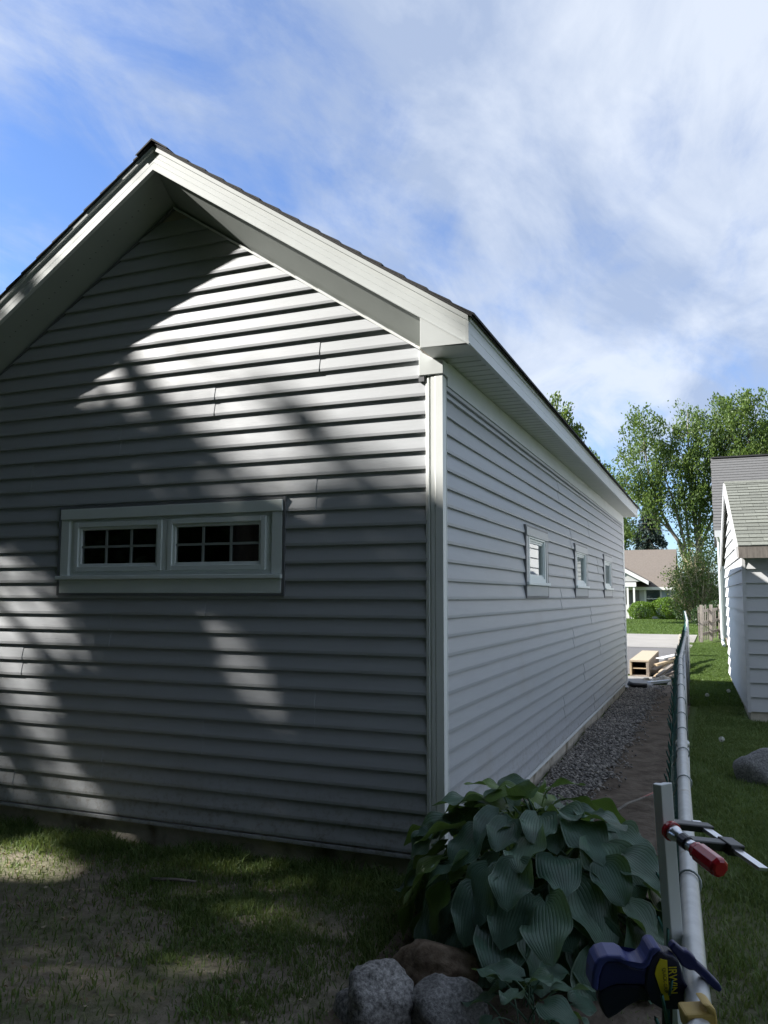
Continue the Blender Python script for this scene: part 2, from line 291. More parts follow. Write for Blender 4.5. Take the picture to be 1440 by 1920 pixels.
def hostamat(name, a, b2):
    m, t, b = newmat(name); n = t.nodes; l = t.links
    uv = n.new('ShaderNodeUVMap'); sx = n.new('ShaderNodeSeparateXYZ'); l.new(uv.outputs[0], sx.inputs[0])
    ma = n.new('ShaderNodeMath'); ma.operation = 'MULTIPLY'; ma.inputs[1].default_value = 2*math.pi*14; l.new(sx.outputs[0], ma.inputs[0])
    sn = n.new('ShaderNodeMath'); sn.operation = 'COSINE'; l.new(ma.outputs[0], sn.inputs[0])
    pw = n.new('ShaderNodeMapRange'); pw.inputs[1].default_value = -1; pw.inputs[2].default_value = -0.1; l.new(sn.outputs[0], pw.inputs[0])
    g = n.new('ShaderNodeNewGeometry'); nz = n.new('ShaderNodeTexNoise'); nz.inputs['Scale'].default_value = 38; nz.inputs['Detail'].default_value = 4; l.new(g.outputs['Position'], nz.inputs['Vector'])
    ad = n.new('ShaderNodeMath'); ad.operation = 'MULTIPLY_ADD'; ad.inputs[1].default_value = 0.9; l.new(nz.outputs['Fac'], ad.inputs[0]); l.new(pw.outputs[0], ad.inputs[2])
    bp = n.new('ShaderNodeBump'); bp.inputs['Strength'].default_value = 0.9; bp.inputs['Distance'].default_value = 0.0014; l.new(ad.outputs[0], bp.inputs['Height']); l.new(bp.outputs[0], b.inputs['Normal'])
    oi = n.new('ShaderNodeObjectInfo'); mm = n.new('ShaderNodeMix'); mm.data_type = 'RGBA'; l.new(oi.outputs['Random'], mm.inputs[0]); mm.inputs[6].default_value = col(a); mm.inputs[7].default_value = col(b2)
    m2 = n.new('ShaderNodeMix'); m2.data_type = 'RGBA'; m2.blend_type = 'MULTIPLY'; m2.inputs[0].default_value = 0.45; l.new(mm.outputs[2], m2.inputs[6])
    rr = n.new('ShaderNodeMapRange'); rr.inputs[3].default_value = 0.70; rr.inputs[4].default_value = 1.15; l.new(pw.outputs[0], rr.inputs[0]); l.new(rr.outputs[0], m2.inputs[7])
    ab = n.new('ShaderNodeMath'); ab.operation = 'SUBTRACT'; ab.inputs[1].default_value = 0.5; l.new(sx.outputs[0], ab.inputs[0])
    aa = n.new('ShaderNodeMath'); aa.operation = 'ABSOLUTE'; l.new(ab.outputs[0], aa.inputs[0]); er = n.new('ShaderNodeMapRange'); er.inputs[1].default_value = 0.462; er.inputs[2].default_value = 0.498; er.inputs[4].default_value = 0.6; l.new(aa.outputs[0], er.inputs[0])
    n3 = n.new('ShaderNodeTexNoise'); n3.inputs['Scale'].default_value = 11; n3.inputs['Detail'].default_value = 5; l.new(g.outputs['Position'], n3.inputs['Vector']); r3 = n.new('ShaderNodeMapRange'); r3.inputs[1].default_value = 0.35; r3.inputs[2].default_value = 0.7; r3.inputs[3].default_value = 0.75; r3.inputs[4].default_value = 1.25; l.new(n3.outputs['Fac'], r3.inputs[0])
    m4 = n.new('ShaderNodeMix'); m4.data_type = 'RGBA'; m4.blend_type = 'MULTIPLY'; m4.inputs[0].default_value = 1.0; l.new(m2.outputs[2], m4.inputs[6]); l.new(r3.outputs[0], m4.inputs[7])
    m5 = n.new('ShaderNodeMix'); m5.data_type = 'RGBA'; l.new(er.outputs[0], m5.inputs[0]); l.new(m4.outputs[2], m5.inputs[6]); m5.inputs[7].default_value = (0.26, 0.34, 0.26, 1)
    l.new(m5.outputs[2], b.inputs['Base Color']); b.inputs['Roughness'].default_value = 0.31
    tr = n.new('ShaderNodeBsdfTranslucent'); tr.inputs[0].default_value = col((0.16, 0.26, 0.05)); ms = n.new('ShaderNodeMixShader'); ms.inputs[0].default_value = 0.26
    l.new(b.outputs[0], ms.inputs[1]); l.new(tr.outputs[0], ms.inputs[2]); l.new(ms.outputs[0], n['Material Output'].inputs[0]); return m
M['hosta'] = hostamat('blue_green_hosta', (0.068, 0.135, 0.098), (0.155, 0.25, 0.18))
M['hosta_green'] = hostamat('green_hosta', (0.14, 0.24, 0.055), (0.20, 0.30, 0.085))

# ground: soil and turf mottled together
def groundmat():
    m, t, b = newmat('turf_and_soil'); n = t.nodes; l = t.links; g = n.new('ShaderNodeNewGeometry')
    def nz(s, d=5, r=0.6):
        k = n.new('ShaderNodeTexNoise'); k.inputs['Scale'].default_value = s; k.inputs['Detail'].default_value = d; k.inputs['Roughness'].default_value = r; l.new(g.outputs['Position'], k.inputs['Vector']); return k.outputs['Fac']
    def ramp(f, a, b_, ca, cb):
        r = n.new('ShaderNodeValToRGB'); r.color_ramp.elements[0].position = a; r.color_ramp.elements[1].position = b_; r.color_ramp.elements[0].color = col(ca); r.color_ramp.elements[1].color = col(cb); l.new(f, r.inputs[0]); return r.outputs[0]
    def mix(f, a, b_):
        k = n.new('ShaderNodeMix'); k.data_type = 'RGBA'; l.new(f, k.inputs[0]); l.new(a, k.inputs[6]); l.new(b_, k.inputs[7]); return k.outputs[2]
    soil = ramp(nz(14), 0.3, 0.72, (0.15, 0.128, 0.098), (0.34, 0.295, 0.23))
    turf = ramp(nz(9, 6, 0.75), 0.3, 0.7, (0.055, 0.085, 0.024), (0.115, 0.165, 0.045))
    sp = n.new('ShaderNodeSeparateXYZ'); l.new(g.outputs['Position'], sp.inputs[0])
    vd = n.new('ShaderNodeVectorMath'); vd.operation = 'DISTANCE'; vd.inputs[1].default_value = (-2.2, -1.4, 0); l.new(g.outputs['Position'], vd.inputs[0])
    yy = n.new('ShaderNodeMapRange'); yy.inputs[1].default_value = 3.0; yy.inputs[2].default_value = 4.4; l.new(vd.outputs['Value'], yy.inputs[0])   # mown lawn begins past the yard
    patch = ramp(nz(1.6, 6, 0.65), 0.42, 0.58, (0, 0, 0), (0.45, 0.45, 0.45))
    mxf = n.new('ShaderNodeMath'); mxf.operation = 'MAXIMUM'; l.new(patch, mxf.inputs[0]); l.new(yy.outputs[0], mxf.inputs[1])
    l.new(mix(mxf.outputs[0], soil, turf), b.inputs['Base Color']); b.inputs['Roughness'].default_value = 0.95; b.inputs['Specular IOR Level'].default_value = 0.15
    bp = n.new('ShaderNodeBump'); bp.inputs['Strength'].default_value = 0.8; bp.inputs['Distance'].default_value = 0.03; l.new(nz(35, 6, 0.7), bp.inputs['Height']); l.new(bp.outputs[0], b.inputs['Normal']); return m
M['ground'] = groundmat()
M['soil'] = basic('bare_soil', (0.20, 0.165, 0.13), 0.95, 0.3, 6, 0.03, 22, c2=(0.085, 0.066, 0.05), spec=0.1)
M['gravel_bed'] = basic('gravel_bed', (0.24, 0.23, 0.215), 0.95, 0.3, 60, 0.02, 70, c2=(0.08, 0.075, 0.07), spec=0.2)

# ------------------------------------------------------------------ the setting: ground, drive, slab, gravel strip
def zground(x, y):
    x = np.asarray(x, float); y = np.asarray(y, float)
    near = np.clip(1-(np.hypot(x-0.5, y+0.5)-7)/6, 0, 1)
    return near*((fbm(x*1.1+3, y*1.1+8)-0.5)*0.07 + (fbm(x*5, y*5)-0.5)*0.02) - 0.01
def ground():
    ax = np.concatenate([[-700, -300, -120, -60, -30, -16], np.linspace(-8, 4, 121), [6, 10, 16, 30, 60, 120, 300, 700]])
    ay = np.concatenate([[-300, -100, -40, -15], np.linspace(-6, 9, 131), [12, 16, 22, 30, 45, 70, 120, 250, 500, 1000]])
    X, Y = np.meshgrid(ax, ay); Z = zground(X, Y); V = np.stack([X, Y, Z], -1).reshape(-1, 3); nx = len(ax)
    i = np.arange(len(ay)-1)[:, None]*nx + np.arange(nx-1)[None]; T = np.stack([i, i+1, i+nx+1, i+nx], -1).reshape(-1, 4)
    me = poly_mesh('ground', V, T, M['ground']); me.polygons.foreach_set('use_smooth', np.ones(len(T), bool))
    setp(place('ground', me, (0, 0, 0)), kind='structure')
ground()
def sheet(name, x0, x1, y0, y1, z, mat, amp=0, nx=2, ny=2, edge=None, kind='structure'):
    X, Y = np.meshgrid(np.linspace(x0, x1, nx), np.linspace(y0, y1, ny)); 
    if edge is not None: X = X + edge(X, Y)
    Z = z + 0*X + (zground(X, Y)+0.01 if amp == 'g' else 0) + ((fbm(X*4+5, Y*4)-0.5)*amp if isinstance(amp, float) else 0)
    V = np.stack([X, Y, Z], -1).reshape(-1, 3); i = np.arange(ny-1)[:, None]*nx + np.arange(nx-1)[None]; T = np.stack([i, i+1, i+nx+1, i+nx], -1).reshape(-1, 4)
    me = poly_mesh(name, V, T, mat); me.polygons.foreach_set('use_smooth', np.ones(len(T), bool)); o = place(name, me, (0, 0, 0)); o['kind'] = kind; return o
sheet('soil_strip', 0.02, 1.22, -1.7, 10.4, 0.012, M['soil'], 'g', 24, 160, lambda X, Y: (X-0.02)/1.2*(np.interp(Y, [-3.4, -0.7, 3.5, 8.4, 15], [1.34, 1.224, 1.066, 0.965, 0.8])+(fbm(Y*2, Y*0+4)-0.4)*0.12-1.22))
sheet('gravel_strip', 0.03, 0.46, 0.1, 10.2, 0.024, M['gravel_bed'], 'g', 20, 160, lambda X, Y: (fbm(Y*1.7, Y*0+9)-0.5)*0.30*(X-0.03)/0.43)
sheet('driveway', -7.5, 0.72, 12.2, 20.8, 0.010, M['asphalt'], 0)
sheet('concrete_pad', -30, 0.70, 20.8, 29.6, 0.018, M['pad'], 0)
sheet('concrete_slab', -3.5, 0.36, 9.6, 11.6, 0.030, M['pad'], 0)

# gravel stones
def gravel():
    rs = np.random.RandomState(3); n = 12000
    y = 0.12 + 10.0*rs.rand(n)**1.25; e = 0.45 + (fbm(y*1.7, y*0+9)-0.5)*0.30; x = 0.03 + (e-0.03+0.18*rs.rand(n)**3)*rs.rand(n)
    r = 0.008 + 0.012*rs.rand(n)**1.5
    ico = np.array([(0, 0, 1), (0.9, 0, 0.3), (0.28, 0.86, 0.3), (-0.73, 0.53, 0.3), (-0.73, -0.53, 0.3), (0.28, -0.86, 0.3), (0, 0, -0.7)])
    F = np.array([(0, 1, 2), (0, 2, 3), (0, 3, 4), (0, 4, 5), (0, 5, 1), (6, 2, 1), (6, 3, 2), (6, 4, 3), (6, 5, 4), (6, 1, 5)])
    th = rs.rand(n)*6.28; c, s = np.cos(th), np.sin(th); sc = 0.7+0.6*rs.rand(n, 3); sc[:, 2] *= 0.75
    J = ico[None]*(0.8+0.4*rs.rand(n, 7, 1))*sc[:, None]*r[:, None, None]
    V = np.stack([J[..., 0]*c[:, None]-J[..., 1]*s[:, None]+x[:, None], J[..., 0]*s[:, None]+J[..., 1]*c[:, None]+y[:, None], J[..., 2]+(zground(x, y)+0.038)[:, None]], -1).reshape(-1, 3)
    T = (F[None]+np.arange(n)[:, None, None]*7).reshape(-1, 3)
    setp(place('gravel', poly_mesh('gravel', V, T, M['gravel']), (0, 0, 0)), 'loose grey gravel along the garage side wall', 'gravel', kind='stuff')
gravel()

# ------------------------------------------------------------------ garage
W, L, ZA, MS, D, OV, FH, O1 = 3.594, 9.5, 4.143, 0.6705, 0.233, 0.239, 0.153, 0.152
XM = -W/2; ZB, EX = 0.15, 0.1016
rk = lambda x: ZA - MS*abs(x-XM)                     # lower edge of the rake fascia
G = empty('garage', (XM, L/2, 0), 'long grey vinyl-sided garage with white trim and a steep front gable', 'garage')
GW = dict(x0=-2.615, x1=-0.950, z0=1.503, z1=2.050)      # front window, outside of casing
SW = [(2.06, 2.93), (4.45, 5.32), (6.85, 7.72)]          # side windows along y
SZ = (1.490, 2.030)
# wall boards behind the siding
hx0, hx1, hz0, hz1 = -2.53, -1.04, 1.62, 1.985
m = MB()
def yp(x, z): return (x, 0.0, z)
zt = lambda x: rk(x)-0.10
for a, b, c0, c1 in ((-W, hx0, 0, 0), (hx0, XM, 0, 0), (XM, hx1, 0, 0), (hx1, 0.0, 0, 0)):
    if a >= hx1-1e-6 or b <= hx0+1e-6: m.prism([yp(a, 0.12), yp(b, 0.12), yp(b, zt(b)), yp(a, zt(a))], (0, 0.10, 0))
    else:
        m.prism([yp(a, 0.12), yp(b, 0.12), yp(b, hz0), yp(a, hz0)], (0, 0.10, 0)); m.prism([yp(a, hz1), yp(b, hz1), yp(b, zt(b)), yp(a, zt(a))], (0, 0.10, 0))
gw = m.build('gable_wall', M['inside'], G)
m = MB(); ys = [0.10]
for a, b in SW: ys += [a+0.12, b-0.12]
ys.append(L)
for i in range(len(ys)-1):
    if i % 2 == 0: m.box((-0.10, ys[i], 0.12), (0, ys[i+1], 2.80))
    else: m.box((-0.10, ys[i], 0.12), (0, ys[i+1], 1.62)); m.box((-0.10, ys[i], 1.96), (0, ys[i+1], 2.80))
sw = m.build('side_wall', M['inside'], G)
MB().box((-W, 0.10, 0.12), (-W+0.10, L, 2.80)).build('hidden_side_wall', M['vinyl'], G)
MB().prism([(-W+0.1, L, 0.12), (-0.1, L, 0.12), (-0.1, L, 2.80), (XM, L, zt(XM)), (-W+0.1, L, 2.80)], (0, -0.10, 0)).build('rear_wall', M['vinyl'], G)
fd = MB(); fd.box((-W+0.015, 0.012, -0.08), (-0.012, L-0.01, 0.118)); fd.build('foundation', M['concrete'], G, bevel=0.004)

# siding planks: every course is its own piece, cut at the lapped seams
rnd = random.Random(3)
def plank(axis, a0, a1, b0, b1, z0, z1, proud, parent):
    """axis 'x': gable (faces -Y); axis 'y': side wall (faces +X). a* at the lower edge, b* at the upper edge"""
    t0, t1 = 0.0205+proud, 0.0030+proud; sag = rnd.uniform(-0.0012, 0.0012)
    prof = []
    for (l, h, z, t) in ((a0, a1, z0+sag, t0), (b0, b1, z1, t1)):
        prof.append((l, h, z, t))
    (l0, h0, zz0, tt0), (l1, h1, zz1, tt1) = prof
    zz1 += 0.004
    mz = zz0+0.016; f = 0.16; lm, hm = l0+(l1-l0)*f, h0+(h1-h0)*f
    pts = [(l0, 0.0005, zz0), (h0, 0.0005, zz0), (h0, tt0, zz0), (l0, tt0, zz0), (lm, tt0+0.0005, mz), (hm, tt0+0.0005, mz), (h1, tt1, zz1), (l1, tt1, zz1), (h1, 0.0005, zz1), (l1, 0.0005, zz1)]
    F = [(0, 1, 2, 3), (3, 2, 5, 4), (4, 5, 6, 7), (7, 6, 8, 9), (0, 3, 4, 7, 9), (1, 8, 6, 5, 2)]
    V = [(p[0], -p[1], p[2]) if axis == 'x' else (p[1], p[0], p[2]) for p in pts]
    if axis == 'x': F = [q[::-1] for q in F]
    mb = MB(); mb.add(V, [q[::-1] for q in F]); return mb.build('siding_plank', M['vinyl'], parent)
def course(axis, lo, hi, z0, z1, seams, parent, ends=None, gaps=()):
    cuts = [lo]+sorted(s for s in seams if lo+0.15 < s < hi-0.15)+[hi]
    for i in range(len(cuts)-1):
        a, b = cuts[i], cuts[i+1]; segs = [(a, b)]
        for g0, g1 in gaps:
            ns = []
            for s0, s1 in segs:
                if g1 <= s0 or g0 >= s1: ns.append((s0, s1)); continue
                if g0-s0 > 0.01: ns.append((s0, g0))
                if s1-g1 > 0.01: ns.append((g1, s1))
            segs = ns
        for s0, s1 in segs:
            e0, e1 = s0, s1
            if ends: e0, e1 = max(s0, ends[0]) if s0 > lo+1e-6 else ends[0], s1 if s1 < hi-1e-6 else ends[1]
            if e1-e0 < 0.01: continue
            ov = 0.012 if i % 2 == 0 and s1 < hi-1e-6 and s1 == b else 0
            plank(axis, s0, s1+ov, e0, e1+ov, z0, z1, 0.0026 if i % 2 == 0 else 0, parent)
# seams of the front gable read from the photograph: (pixel x, pixel y) -> wall coordinate and panel row
gseam = {}
for x, y in ((598, 670), (402, 752), (226, 830), (62, 872), (592, 925), (207, 1180), (43, 1232), (385, 1132), (589, 1328), (380, 1372), (192, 1430), (26, 1466)):
    p = atY(x, y, 0); gseam.setdefault(int((p[2]-ZB)/(2*EX)), []).append(p[0])
for k in range(38):
    z0, z1 = ZB+k*EX, ZB+(k+1)*EX
    def half(z): return (ZA-O1+0.012-z)/MS
    w0, w1 = min(half(z0), W/2), min(half(z1), W/2)
    if w0 < 0.03: break
    w1 = max(w1, 0.004)
    lo, hi = XM-w0, XM+w0; e = (XM-w1, XM+w1)
    hi = min(hi, -0.055); lo = max(lo, -W+0.055); e = (max(e[0], -W+0.055), min(e[1], -0.055))
    gp = [(GW['x0']+0.01, GW['x1']-0.01)] if (z0 > GW['z0']+0.02 and z1 < GW['z1']-0.005) else []
    course('x', lo, hi, z0, z1, gseam.get(k//2, []), gw, e, gp)
for k in range(25):
    z0, z1 = ZB+k*EX, min(ZB+(k+1)*EX, 2.625); j = k//2
    base = 0.62 + ((j*1.31) % 3.3); seams = [base+3.35*q-1.6 for q in range(5)]
    gp = [(a+0.01, b-0.01) for a, b in SW] if (z0 > SZ[0]+0.02 and z1 < SZ[1]-0.005) else []
    course('y', 0.04, L-0.04, z0, z1, seams, sw, None, gp)
# starter strips at the foot of the siding
MB().box((-W+0.02, -0.027, ZB-0.030), (-0.06, 0.0, ZB-0.012)).build('starter_strip', M['vinyl'], G)
MB().box((0.0, 0.05, ZB-0.026), (0.027, L-0.05, ZB-0.005)).build('starter_strip', M['vinyl_trim'], G)
# corner posts: fluted outside corners
def corner_post(cx, cy, sx, sy, z0, z1):
    m = MB(); prof = [(0.070, 0.0), (0.070, 0.022), (0.052, 0.026), (0.050, 0.021), (0.040, 0.021), (0.038, 0.027), (0.016, 0.027), (0.012, 0.030), (-0.026, 0.030)]
    full = [(-a, b) for a, b in prof] ; other = [(b, -a) for a, b in prof][::-1]
    P = full[:-1]+[(0.030, 0.030)]+other[1:]
    poly = [(cx+sx*p[0], cy-sy*p[1], z0) for p in P]+[(cx, cy, z0)]
    m.prism(poly, (0, 0, z1-z0)); return m.build('corner_post', M['vinyl_trim'], G)
corner_post(0, 0, 1, 1, 0.115, 2.69); corner_post(0, L, 1, -1, 0.115, 2.76); corner_post(-W, 0, -1, 1, 0.115, 2.70)
MB().prism([(-0.106, -0.034, 2.70), (-0.106, -0.034, 2.845), (-0.03, -0.034, 2.792), (0.036, -0.034, 2.775), (0.036, -0.034, 2.70)], (0, 0.10, 0)).build('corner_cap', M['coil'], G, bevel=0.003)
MB().box((-0.108, -0.030, 2.668), (-0.076, -0.001, 2.699)).build('channel_end', M['grey_channel'], G)
# frieze board under the eave soffit, with its dark channel
MB().box((0.001, 0.067, 2.655), (0.030, L-0.02, 2.789)).build('frieze_board', M['coil'], G)
MB().box((0.002, 0.067, 2.632), (0.022, L-0.02, 2.653)).build('top_channel', M['vinyl'], G)

# rake fascias: ribbed coil-stock boards
def extr(profile, pa, pb, n, h):     # profile (out, up) swept from pa to pb (vertical plumb cut)
    pa, pb, n, h = Vector(pa), Vector(pb), Vector(n), Vector(h); k = len(profile)
    A = [pa+n*o+h*u for o, u in profile]; B = [pb+n*o+h*u for o, u in profile]
    return MB().add(A+B, [tuple(range(k))[::-1], tuple(range(k, 2*k))]+[(i, (i+1) % k, k+(i+1) % k, k+i) for i in range(k)])
FP = [(-0.022, 0.0), (0.006, 0.0), (0.006, 0.008), (0.0, 0.010), (0.0, 0.048), (-0.0015, 0.0495), (0.0, 0.051), (0.0, 0.086), (-0.0015, 0.0875), (0.0, 0.089), (0.0, 0.124), (0.010, 0.127), (0.012, FH), (-0.022, FH)]
for sgn, xe in ((1, OV), (-1, -W-OV)):
    pa = (XM, -D, rk(XM)); pb = (xe, -D, rk(xe)); o = extr(FP, pa, pb, (0, -1, 0), (0, 0, 1)); o.build('rake_fascia', M['coil'], G)
    o = extr(FP, (XM, L+D, rk(XM)), (xe, L+D, rk(xe)), (0, 1, 0), (0, 0, 1)); o.build('rake_fascia', M['coil'], G)
    # rake soffit between fascia and siding
    def sq(x, y, dz): return (x, y, rk(x)+dz)
    xw = -0.028 if sgn > 0 else -W-OV+0.02
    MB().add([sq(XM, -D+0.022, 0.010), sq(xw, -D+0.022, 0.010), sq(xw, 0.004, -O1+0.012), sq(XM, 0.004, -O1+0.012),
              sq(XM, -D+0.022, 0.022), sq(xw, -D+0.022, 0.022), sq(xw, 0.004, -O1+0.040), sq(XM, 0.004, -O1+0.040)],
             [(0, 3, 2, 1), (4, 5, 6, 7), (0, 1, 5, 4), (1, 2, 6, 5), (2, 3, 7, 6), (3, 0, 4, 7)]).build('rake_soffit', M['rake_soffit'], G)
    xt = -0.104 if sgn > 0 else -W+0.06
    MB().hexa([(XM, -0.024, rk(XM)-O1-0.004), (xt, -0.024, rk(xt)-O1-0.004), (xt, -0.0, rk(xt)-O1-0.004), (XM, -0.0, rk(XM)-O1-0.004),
               (XM, -0.024, rk(XM)-O1+0.010), (xt, -0.024, rk(xt)-O1+0.010), (xt, 0.0, rk(xt)-O1+0.010), (XM, 0.0, rk(XM)-O1+0.010)]).build('rake_channel', M['grey_channel'] if sgn < 0 else M['vinyl_trim'], G)  # right channel white as if sunlit, left one grey as if shaded
# row of vent holes in the left rake soffit
m = MB()
for i in range(34):
    x = XM-0.10-i*0.048; y = -0.125; z = rk(x)+0.010+(-O1+0.002)*((y+D-0.022)/(D-0.018)) - 0.0015
    m.box((x-0.004, y-0.0022, z-0.0012), (x+0.004, y+0.0022, z+0.001))
m.build('vent_holes', M['hole'], G, kind='stuff')
# boxed eave return, eave fascia, eave soffit panels
MB().prism([(-0.026, -D-0.003, 2.790), (OV, -D-0.003, 2.786), (OV, -D-0.003, rk(OV)+0.004), (-0.026, -D-0.003, rk(-0.026)+0.003)], (0, D-0.001, 0)).build('eave_return', M['coil'], G, bevel=0.002)
EP = [(-0.02, 0.0), (0.004, 0.0), (0.004, 0.010), (0.0, 0.012), (0.0, 0.060), (-0.0015, 0.0615), (0.0, 0.063), (0.0, 0.118), (0.008, 0.121), (0.010, 0.150), (-0.02, 0.150)]
extr(EP, (OV, -D-0.002, 2.784), (OV, L+D, 2.784), (1, 0, 0), (0, 0, 1)).build('eave_fascia', M['coil'], G)
extr(EP, (-W-OV, L+D, 2.784), (-W-OV, -D, 2.784), (-1, 0, 0), (0, 0, 1)).build('eave_fascia', M['coil'], G)
sof = MB().box((0.002, 0.0, 2.800), (OV-0.022, L+D-0.02, 2.812)).build('eave_soffit', M['soffit'], G)
MB().box((-W-OV+0.02, -0.0, 2.800), (-W-0.002, L+D-0.02, 2.812)).build('eave_soffit', M['soffit'], G)
pm = None; pw_ = 0.1
for i in range(int((L+D-0.02)/pw_)):
    y0 = i*pw_
    if pm is None:
        o = MB().add([(0.004, 0.0, 2.7995), (OV-0.022, 0.0, 2.7995), (OV-0.022, 0.012, 2.790), (0.004, 0.012, 2.790), (0.004, 0.088, 2.790), (OV-0.022, 0.088, 2.790), (0.004, 0.0985, 2.7995), (OV-0.022, 0.0985, 2.7995)],
                     [(3, 2, 1, 0), (4, 5, 2, 3), (6, 7, 5, 4), (0, 6, 4, 3), (1, 2, 5, 7), (0, 1, 7, 6)]).build('soffit_panel', M['soffit'], sof, origin=(0, 0, 2.79)); pm = o.data
    else: place('soffit_panel', pm, (0, y0, 2.79), sof)
# roof: deck plus lapped shingle courses
for sgn in (1, -1):
    xe = OV+0.022 if sgn > 0 else -W-OV-0.022; nn = 16; rb = FH+0.002
    rf = MB().hexa([(XM, -D-0.012, ZA+rb), (xe, -D-0.016, ZA-MS*abs(xe-XM)+rb), (xe, L+D+0.016, ZA-MS*abs(xe-XM)+rb), (XM, L+D+0.016, ZA+rb),
                    (XM, -D-0.016, ZA+rb+0.014), (xe, -D-0.016, ZA-MS*abs(xe-XM)+rb+0.014), (xe, L+D+0.016, ZA-MS*abs(xe-XM)+rb+0.014), (XM, L+D+0.016, ZA+rb+0.014)]).build('roof', M['shingle_dark'], G)
    for i in range(nn):
        a = abs(xe-XM)*i/nn; b = abs(xe-XM)*(i+1)/nn+0.014; j = rnd.uniform(-0.002, 0.002); xa, xb = XM+sgn*a, XM+sgn*b
        za = ZA-MS*a+rb+0.0145; zb = ZA-MS*b+rb+0.0145
        MB().hexa([(xa, -D-0.019-j, za), (xb, -D-0.019-j, zb), (xb, L+D+0.026, zb), (xa, L+D+0.026, za),
                   (xa, -D-0.019-j, za+0.003), (xb, -D-0.019-j, zb+0.013), (xb, L+D+0.026, zb+0.013), (xa, L+D+0.026, za+0.003)]).build('shingle_course', M['shingle_dark'], rf)
zr = ZA+FH+0.012
for i in range(33):
    y = -D-0.030+i*0.305
    MB().add([(XM-0.12, y, zr-0.0805+0.026), (XM, y, zr+0.030), (XM+0.12, y, zr-0.0805+0.026), (XM-0.12, y+0.32, zr-0.0805+0.020), (XM, y+0.32, zr+0.024), (XM+0.12, y+0.32, zr-0.0805+0.020),
              (XM-0.12, y, zr-0.0805+0.016), (XM, y, zr+0.018), (XM+0.12, y, zr-0.0805+0.016)],
             [(0, 1, 4, 3), (1, 2, 5, 4), (6, 7, 1, 0), (7, 8, 2, 1)]).build('ridge_cap', M['shingle_dark'], rf)

# windows
def rect_ring(x0, x1, z0, z1, wl, wr, wb, wt, y0, y1):
    m = MB(); m.box((x0, y0, z0), (x0+wl, y1, z1)); m.box((x1-wr, y0, z0), (x1, y1, z1)); m.box((x0+wl, y0, z0), (x1-wr, y1, z0+wb)); m.box((x0+wl, y0, z1-wt), (x1-wr, y1, z1)); return m
def to_side(mb):                    # (x along, -y out, z)  ->  side wall: y along, +x out
    mb.v = [(-p[1], p[0], p[2]) for p in mb.v]; return mb
def window(parent, x0, x1, z0, z1, panes, grid, side=False):
    CM = M['casing_grey'] if side else M['window_white']
    T = to_side if side else (lambda q: q)
    ctr = MB(); wn_ = None; 
    def bd(mb, name, mat, par, bev=0): return T(mb).build(name, mat, par, bevel=bev)
    hb, ab = 0.068, 0.092
    win = bd(rect_ring(x0+0.030, x1-0.030, z0+0.09, z1-0.03, 0.10, 0.10, 0.085, 0.085, -0.010, 0.07), 'window', M['window_white'], parent)
    ch = 0.016
    bd(rect_ring(x0-ch, x1+ch, z0-ch, z1+ch, ch-0.001, ch-0.001, ch-0.001, ch-0.001, -0.030, -0.0005), 'channel', M['grey_channel'], win)
    bd(MB().box((x0, -0.036, z1-hb), (x1, -0.001, z1)), 'head_casing', CM, win, 0.003)
    bd(MB().box((x0+0.004, -0.030, z0+ab+0.022), (x0+0.072, -0.001, z1-hb-0.001)), 'side_casing', CM, win, 0.003)
    bd(MB().box((x1-0.072, -0.030, z0+ab+0.022), (x1-0.004, -0.001, z1-hb-0.001)), 'side_casing', CM, win, 0.003)
    bd(MB().box((x0-0.014, -0.052, z0+ab-0.006), (x1+0.002, -0.001, z0+ab+0.020)), 'sill', M['window_white'], win, 0.004)
    bd(MB().box((x0+0.004, -0.030, z0), (x1-0.004, -0.001, z0+ab-0.007)), 'apron', CM, win, 0.003)
    for a, b, c, d in panes:
        s = 0.050
        bd(rect_ring(a-s, b+s, c-s, d+s, s-0.018, s-0.018, s-0.018, s-0.018, -0.028, 0.03), 'sash', M['window_white'], win, 0.003)
        bd(rect_ring(a-0.0178, b+0.0178, c-0.0178, d+0.0178, 0.0178, 0.0178, 0.0178, 0.0178, -0.016, 0.02), 'glazing_bead', M['window_white'], win, 0.002)
        bd(MB().box((a-0.004, 0.000, c-0.004), (b+0.004, 0.004, d+0.004)), 'pane', M['glass'], win)
        if grid:
            for q in range(1, grid[0]):
                x = a+(b-a)*q/grid[0]; bd(MB().box((x-0.007, -0.008, c), (x+0.007, -0.001, d)), 'muntin', M['muntin'], win)
            zq = (c+d)/2; bd(MB().box((a, -0.0085, zq-0.007), (b, -0.0015, zq+0.007)), 'muntin', M['muntin'], win)
    if len(panes) > 1:
        xm = (panes[0][1]+panes[1][0])/2; bd(MB().box((xm-0.022, -0.020, panes[0][2]-0.05), (xm+0.022, 0.05, panes[0][3]+0.05)), 'mullion', M['window_white'], win, 0.003)
    return win
window(G, GW['x0'], GW['x1'], GW['z0'], GW['z1'], [(-2.452, -1.858, 1.692, 1.910), (-1.712, -1.116, 1.692, 1.910)], (3, 2))
for a, b in SW: window(G, a, b, SZ[0], SZ[1], [(a+0.150, b-0.150, 1.652, 1.930)], None, True)
MB().box((-W+0.11, 0.11, 0.02), (-0.11, L-0.11, 0.06)).build('floor_slab', M['concrete'], G)
MB().box((-2.9, 1.0, 0.07), (-2.3, 3.2, 1.72)).build('workbench_shelf', M['lumber_grey'], G)
# black drain stub at the far foot
setp(MB().tube([(0.03, L+0.08, 0.10), (0.10, L+0.06, 0.075), (0.32, L+0.05, 0.07)], 0.04, 10).build('drain_pipe', M['black'], smooth=True), 'short black drain pipe at the far foot of the garage', 'pipe')

